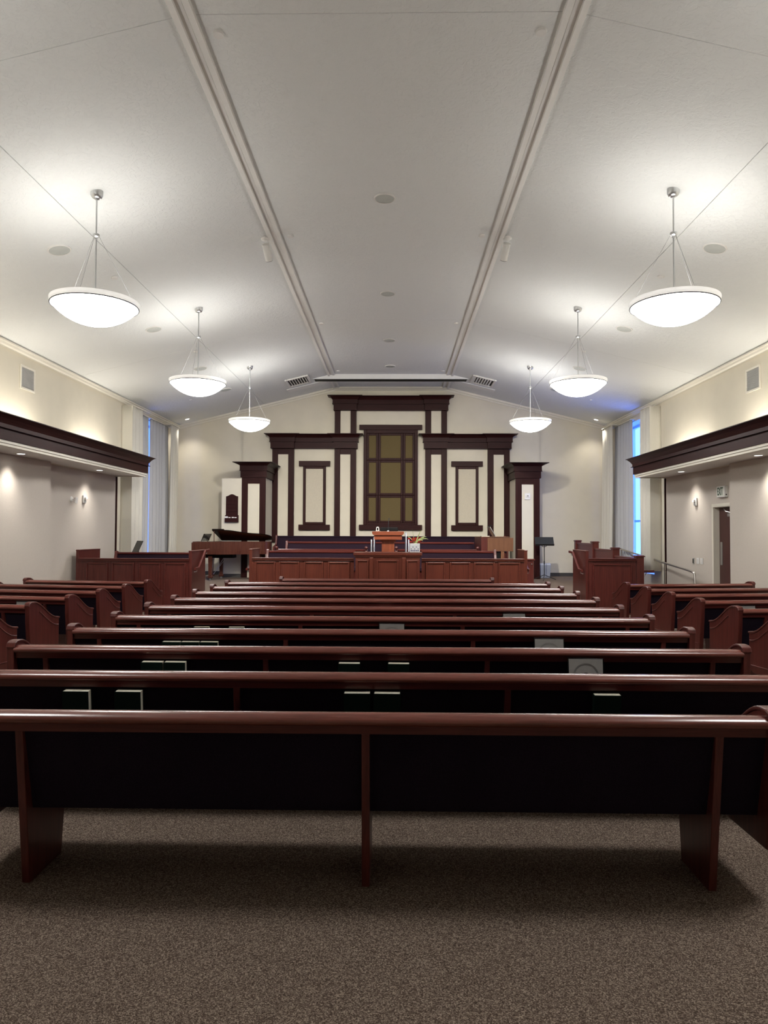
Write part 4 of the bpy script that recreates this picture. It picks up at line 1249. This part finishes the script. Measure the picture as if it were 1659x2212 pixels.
# lid, hinged on the far straight side
ang = math.radians(14.5)
def lid_pts(x_from, zoff):
    pts = [(x, y) for x, y in ol if x >= x_from]
    return pts
lp = [(.46, 0)] + [(x, y) for x, y in ol if x > .47 and (x, y) != ol[-1]] + [(.46, 1.10)]
def rot(x, y, h): d = 1.10 - y; return (x, 1.10 - d * math.cos(ang) - h * math.sin(ang), .995 + d * math.sin(ang) + h * math.cos(ang))
g = G(); m = len(lp)
vs = [rot(x + .02, y, 0) for x, y in lp] + [rot(x + .02, y, .022) for x, y in lp]
g.add(vs, [tuple(range(m)), tuple(range(2 * m - 1, m - 1, -1))] + [(i, (i + 1) % m, (i + 1) % m + m, i + m) for i in range(m)])
g.build('lid', 'piano_black', t)
g = G()
vs = [rot(x, y, h) for h in (.024, .046) for x, y in ((.48, .02), (.78, .02), (.78, 1.08), (.48, 1.08))]
g.add(vs, [(0, 1, 2, 3), (7, 6, 5, 4), (0, 1, 5, 4), (1, 2, 6, 5), (2, 3, 7, 6), (3, 0, 4, 7)])
g.build('lid_flap', 'piano_black', t)
G().cyl((.535, .05, .98), (.535, .04, 1.255), .009, seg=8).build('prop_stick', 'piano', t)
G().box(.12, .06, .95, .47, 1.04, .985).build('music_shelf', 'piano_black', t)
g = G().prism([(.17, .985), (.185, .985), (.275, 1.185), (.25, 1.185)], 'y', .12, .85)
g.build('music_desk', 'piano_black', t, bevel=.012)
G().tube([(.31, .3, .985), (.235, .3, 1.10)], .007, 6).build('desk_strut', 'piano_black', t)
for x, y in ((.42, .16), (.52, .90), (1.55, .75)):
    l = G().prism([(-.055, .0 + .62), (.055, .62), (.04, .12), (-.04, .12)], 'y', -.045, .045).build('leg', 'piano', t, loc=(x, y, 0), bevel=.008)
    G().box(-.06, -.05, .05, .06, .05, .12).build('toe', 'piano', l, bevel=.015)
    G().tube([(0, -.012, .026), (0, .012, .026)], .026, 12).build('caster', 'nickel', l)
G().box(.16, .35, .56, .95, .75, .66).build('underframe', 'black', t)
g = G().cyl((.36, .48, .12), (.40, .50, .60), .012, seg=8).cyl((.36, .62, .12), (.40, .60, .60), .012, seg=8).box(.32, .44, .08, .40, .66, .13)
g.build('pedal_lyre', 'piano', t)
G().cyl((.40, .52, .13), (.78, .54, .62), .006, seg=6).build('lyre_brace', 'nickel', t)
G().cyl((.40, .58, .13), (.70, .56, .62), .006, seg=6).build('lyre_brace', 'nickel', t)
for y in (.47, .55, .63):
    G().box(.22, y - .02, .085, .33, y + .02, .095).build('pedal', 'nickel', t, bevel=.003)
t = thing('sheet_music', 'white sheet of music lying on the keyboard end of the piano', 'sheet music', (PX + .2, PYY + .12, ROST + .986))
G().box(-.04, .0, .001, .10, .38, .004).build('left_page', 'paper', t)
G().box(-.04, .385, .001, .10, .72, .005).build('right_page', 'paper', t)

def music_stand(x, y, zt, rz, tiltang, label):
    t = thing('music_stand', label, 'music stand', (x, y, ROST), rz, 'black music stands')
    h = zt - ROST
    tr = G().box(-.24, -.006, -.16, .24, .006, .16).box(-.24, -.055, -.165, .24, .006, -.155).build('tray', 'black_metal', t, bevel=.002)
    tr.location = (0, 0, h); tr.rotation_euler = (tiltang, 0, 0)
    G().cyl((0, .03, .1), (0, .03, h - .05), .011, seg=10).build('pole', 'black_metal', t)
    G().cyl((0, .03, .42), (0, .03, .50), .017, seg=10).build('collar', 'black_metal', t)
    G().tube([(-.07, .01, h - .09), (-.05, .03, h - .13), (0, .03, h - .15), (.05, .03, h - .13), (.07, .01, h - .09)], .009, 8).build('bracket', 'black_metal', t)
    for k in range(3):
        a = math.radians(20 + 120 * k)
        G().tube([(0, .03, .14), (.10 * math.cos(a), .03 + .10 * math.sin(a), .10), (.33 * math.cos(a), .03 + .33 * math.sin(a), .012)], .009, 8).build('leg', 'black_metal', t)
    return t
music_stand(4.06, 18.75, 1.36, math.radians(-6), math.radians(-48), 'black music stand beside the right column in front of the grey bin')
music_stand(-5.66, 15.9, 1.22, math.radians(-55), math.radians(-24), 'black music stand tray tilted by the left curtains behind the choir bench')

t = thing('waste_bin', 'grey waste bin with a loose clear liner by the front wall', 'bin', (4.27, 19.75, ROST))
G().prism([(-.13, 0), (.13, 0), (.155, .36), (-.155, .36)], 'y', -.11, .11).build('bin_body', 'bin', t, bevel=.012)
rb = random.Random(5)
g = G(); seg = 28; vs = []
rings = [(.165, .25), (.17, .30), (.163, .36), (.168, .385), (.15, .40), (.135, .36)]
for q, (r_, z_) in enumerate(rings):
    for k in range(seg):
        a = 2 * math.pi * k / seg
        ca, sa = math.cos(a), math.sin(a)
        s = 1 / max(abs(ca), abs(sa) * 1.3)
        s = min(s, 1.15)
        j = rb.uniform(-.008, .008)
        vs.append(((r_ + j) * ca * s, (r_ * .78 + j) * sa * s, z_ + rb.uniform(-.012, .012) - (.05 * math.sin(3 * a) if q == 0 else 0)))
g.add(vs, [(q * seg + k, q * seg + (k + 1) % seg, (q + 1) * seg + (k + 1) % seg, (q + 1) * seg + k) for q in range(len(rings) - 1) for k in range(seg)])
g.build('liner', 'bag', t, smooth=True)
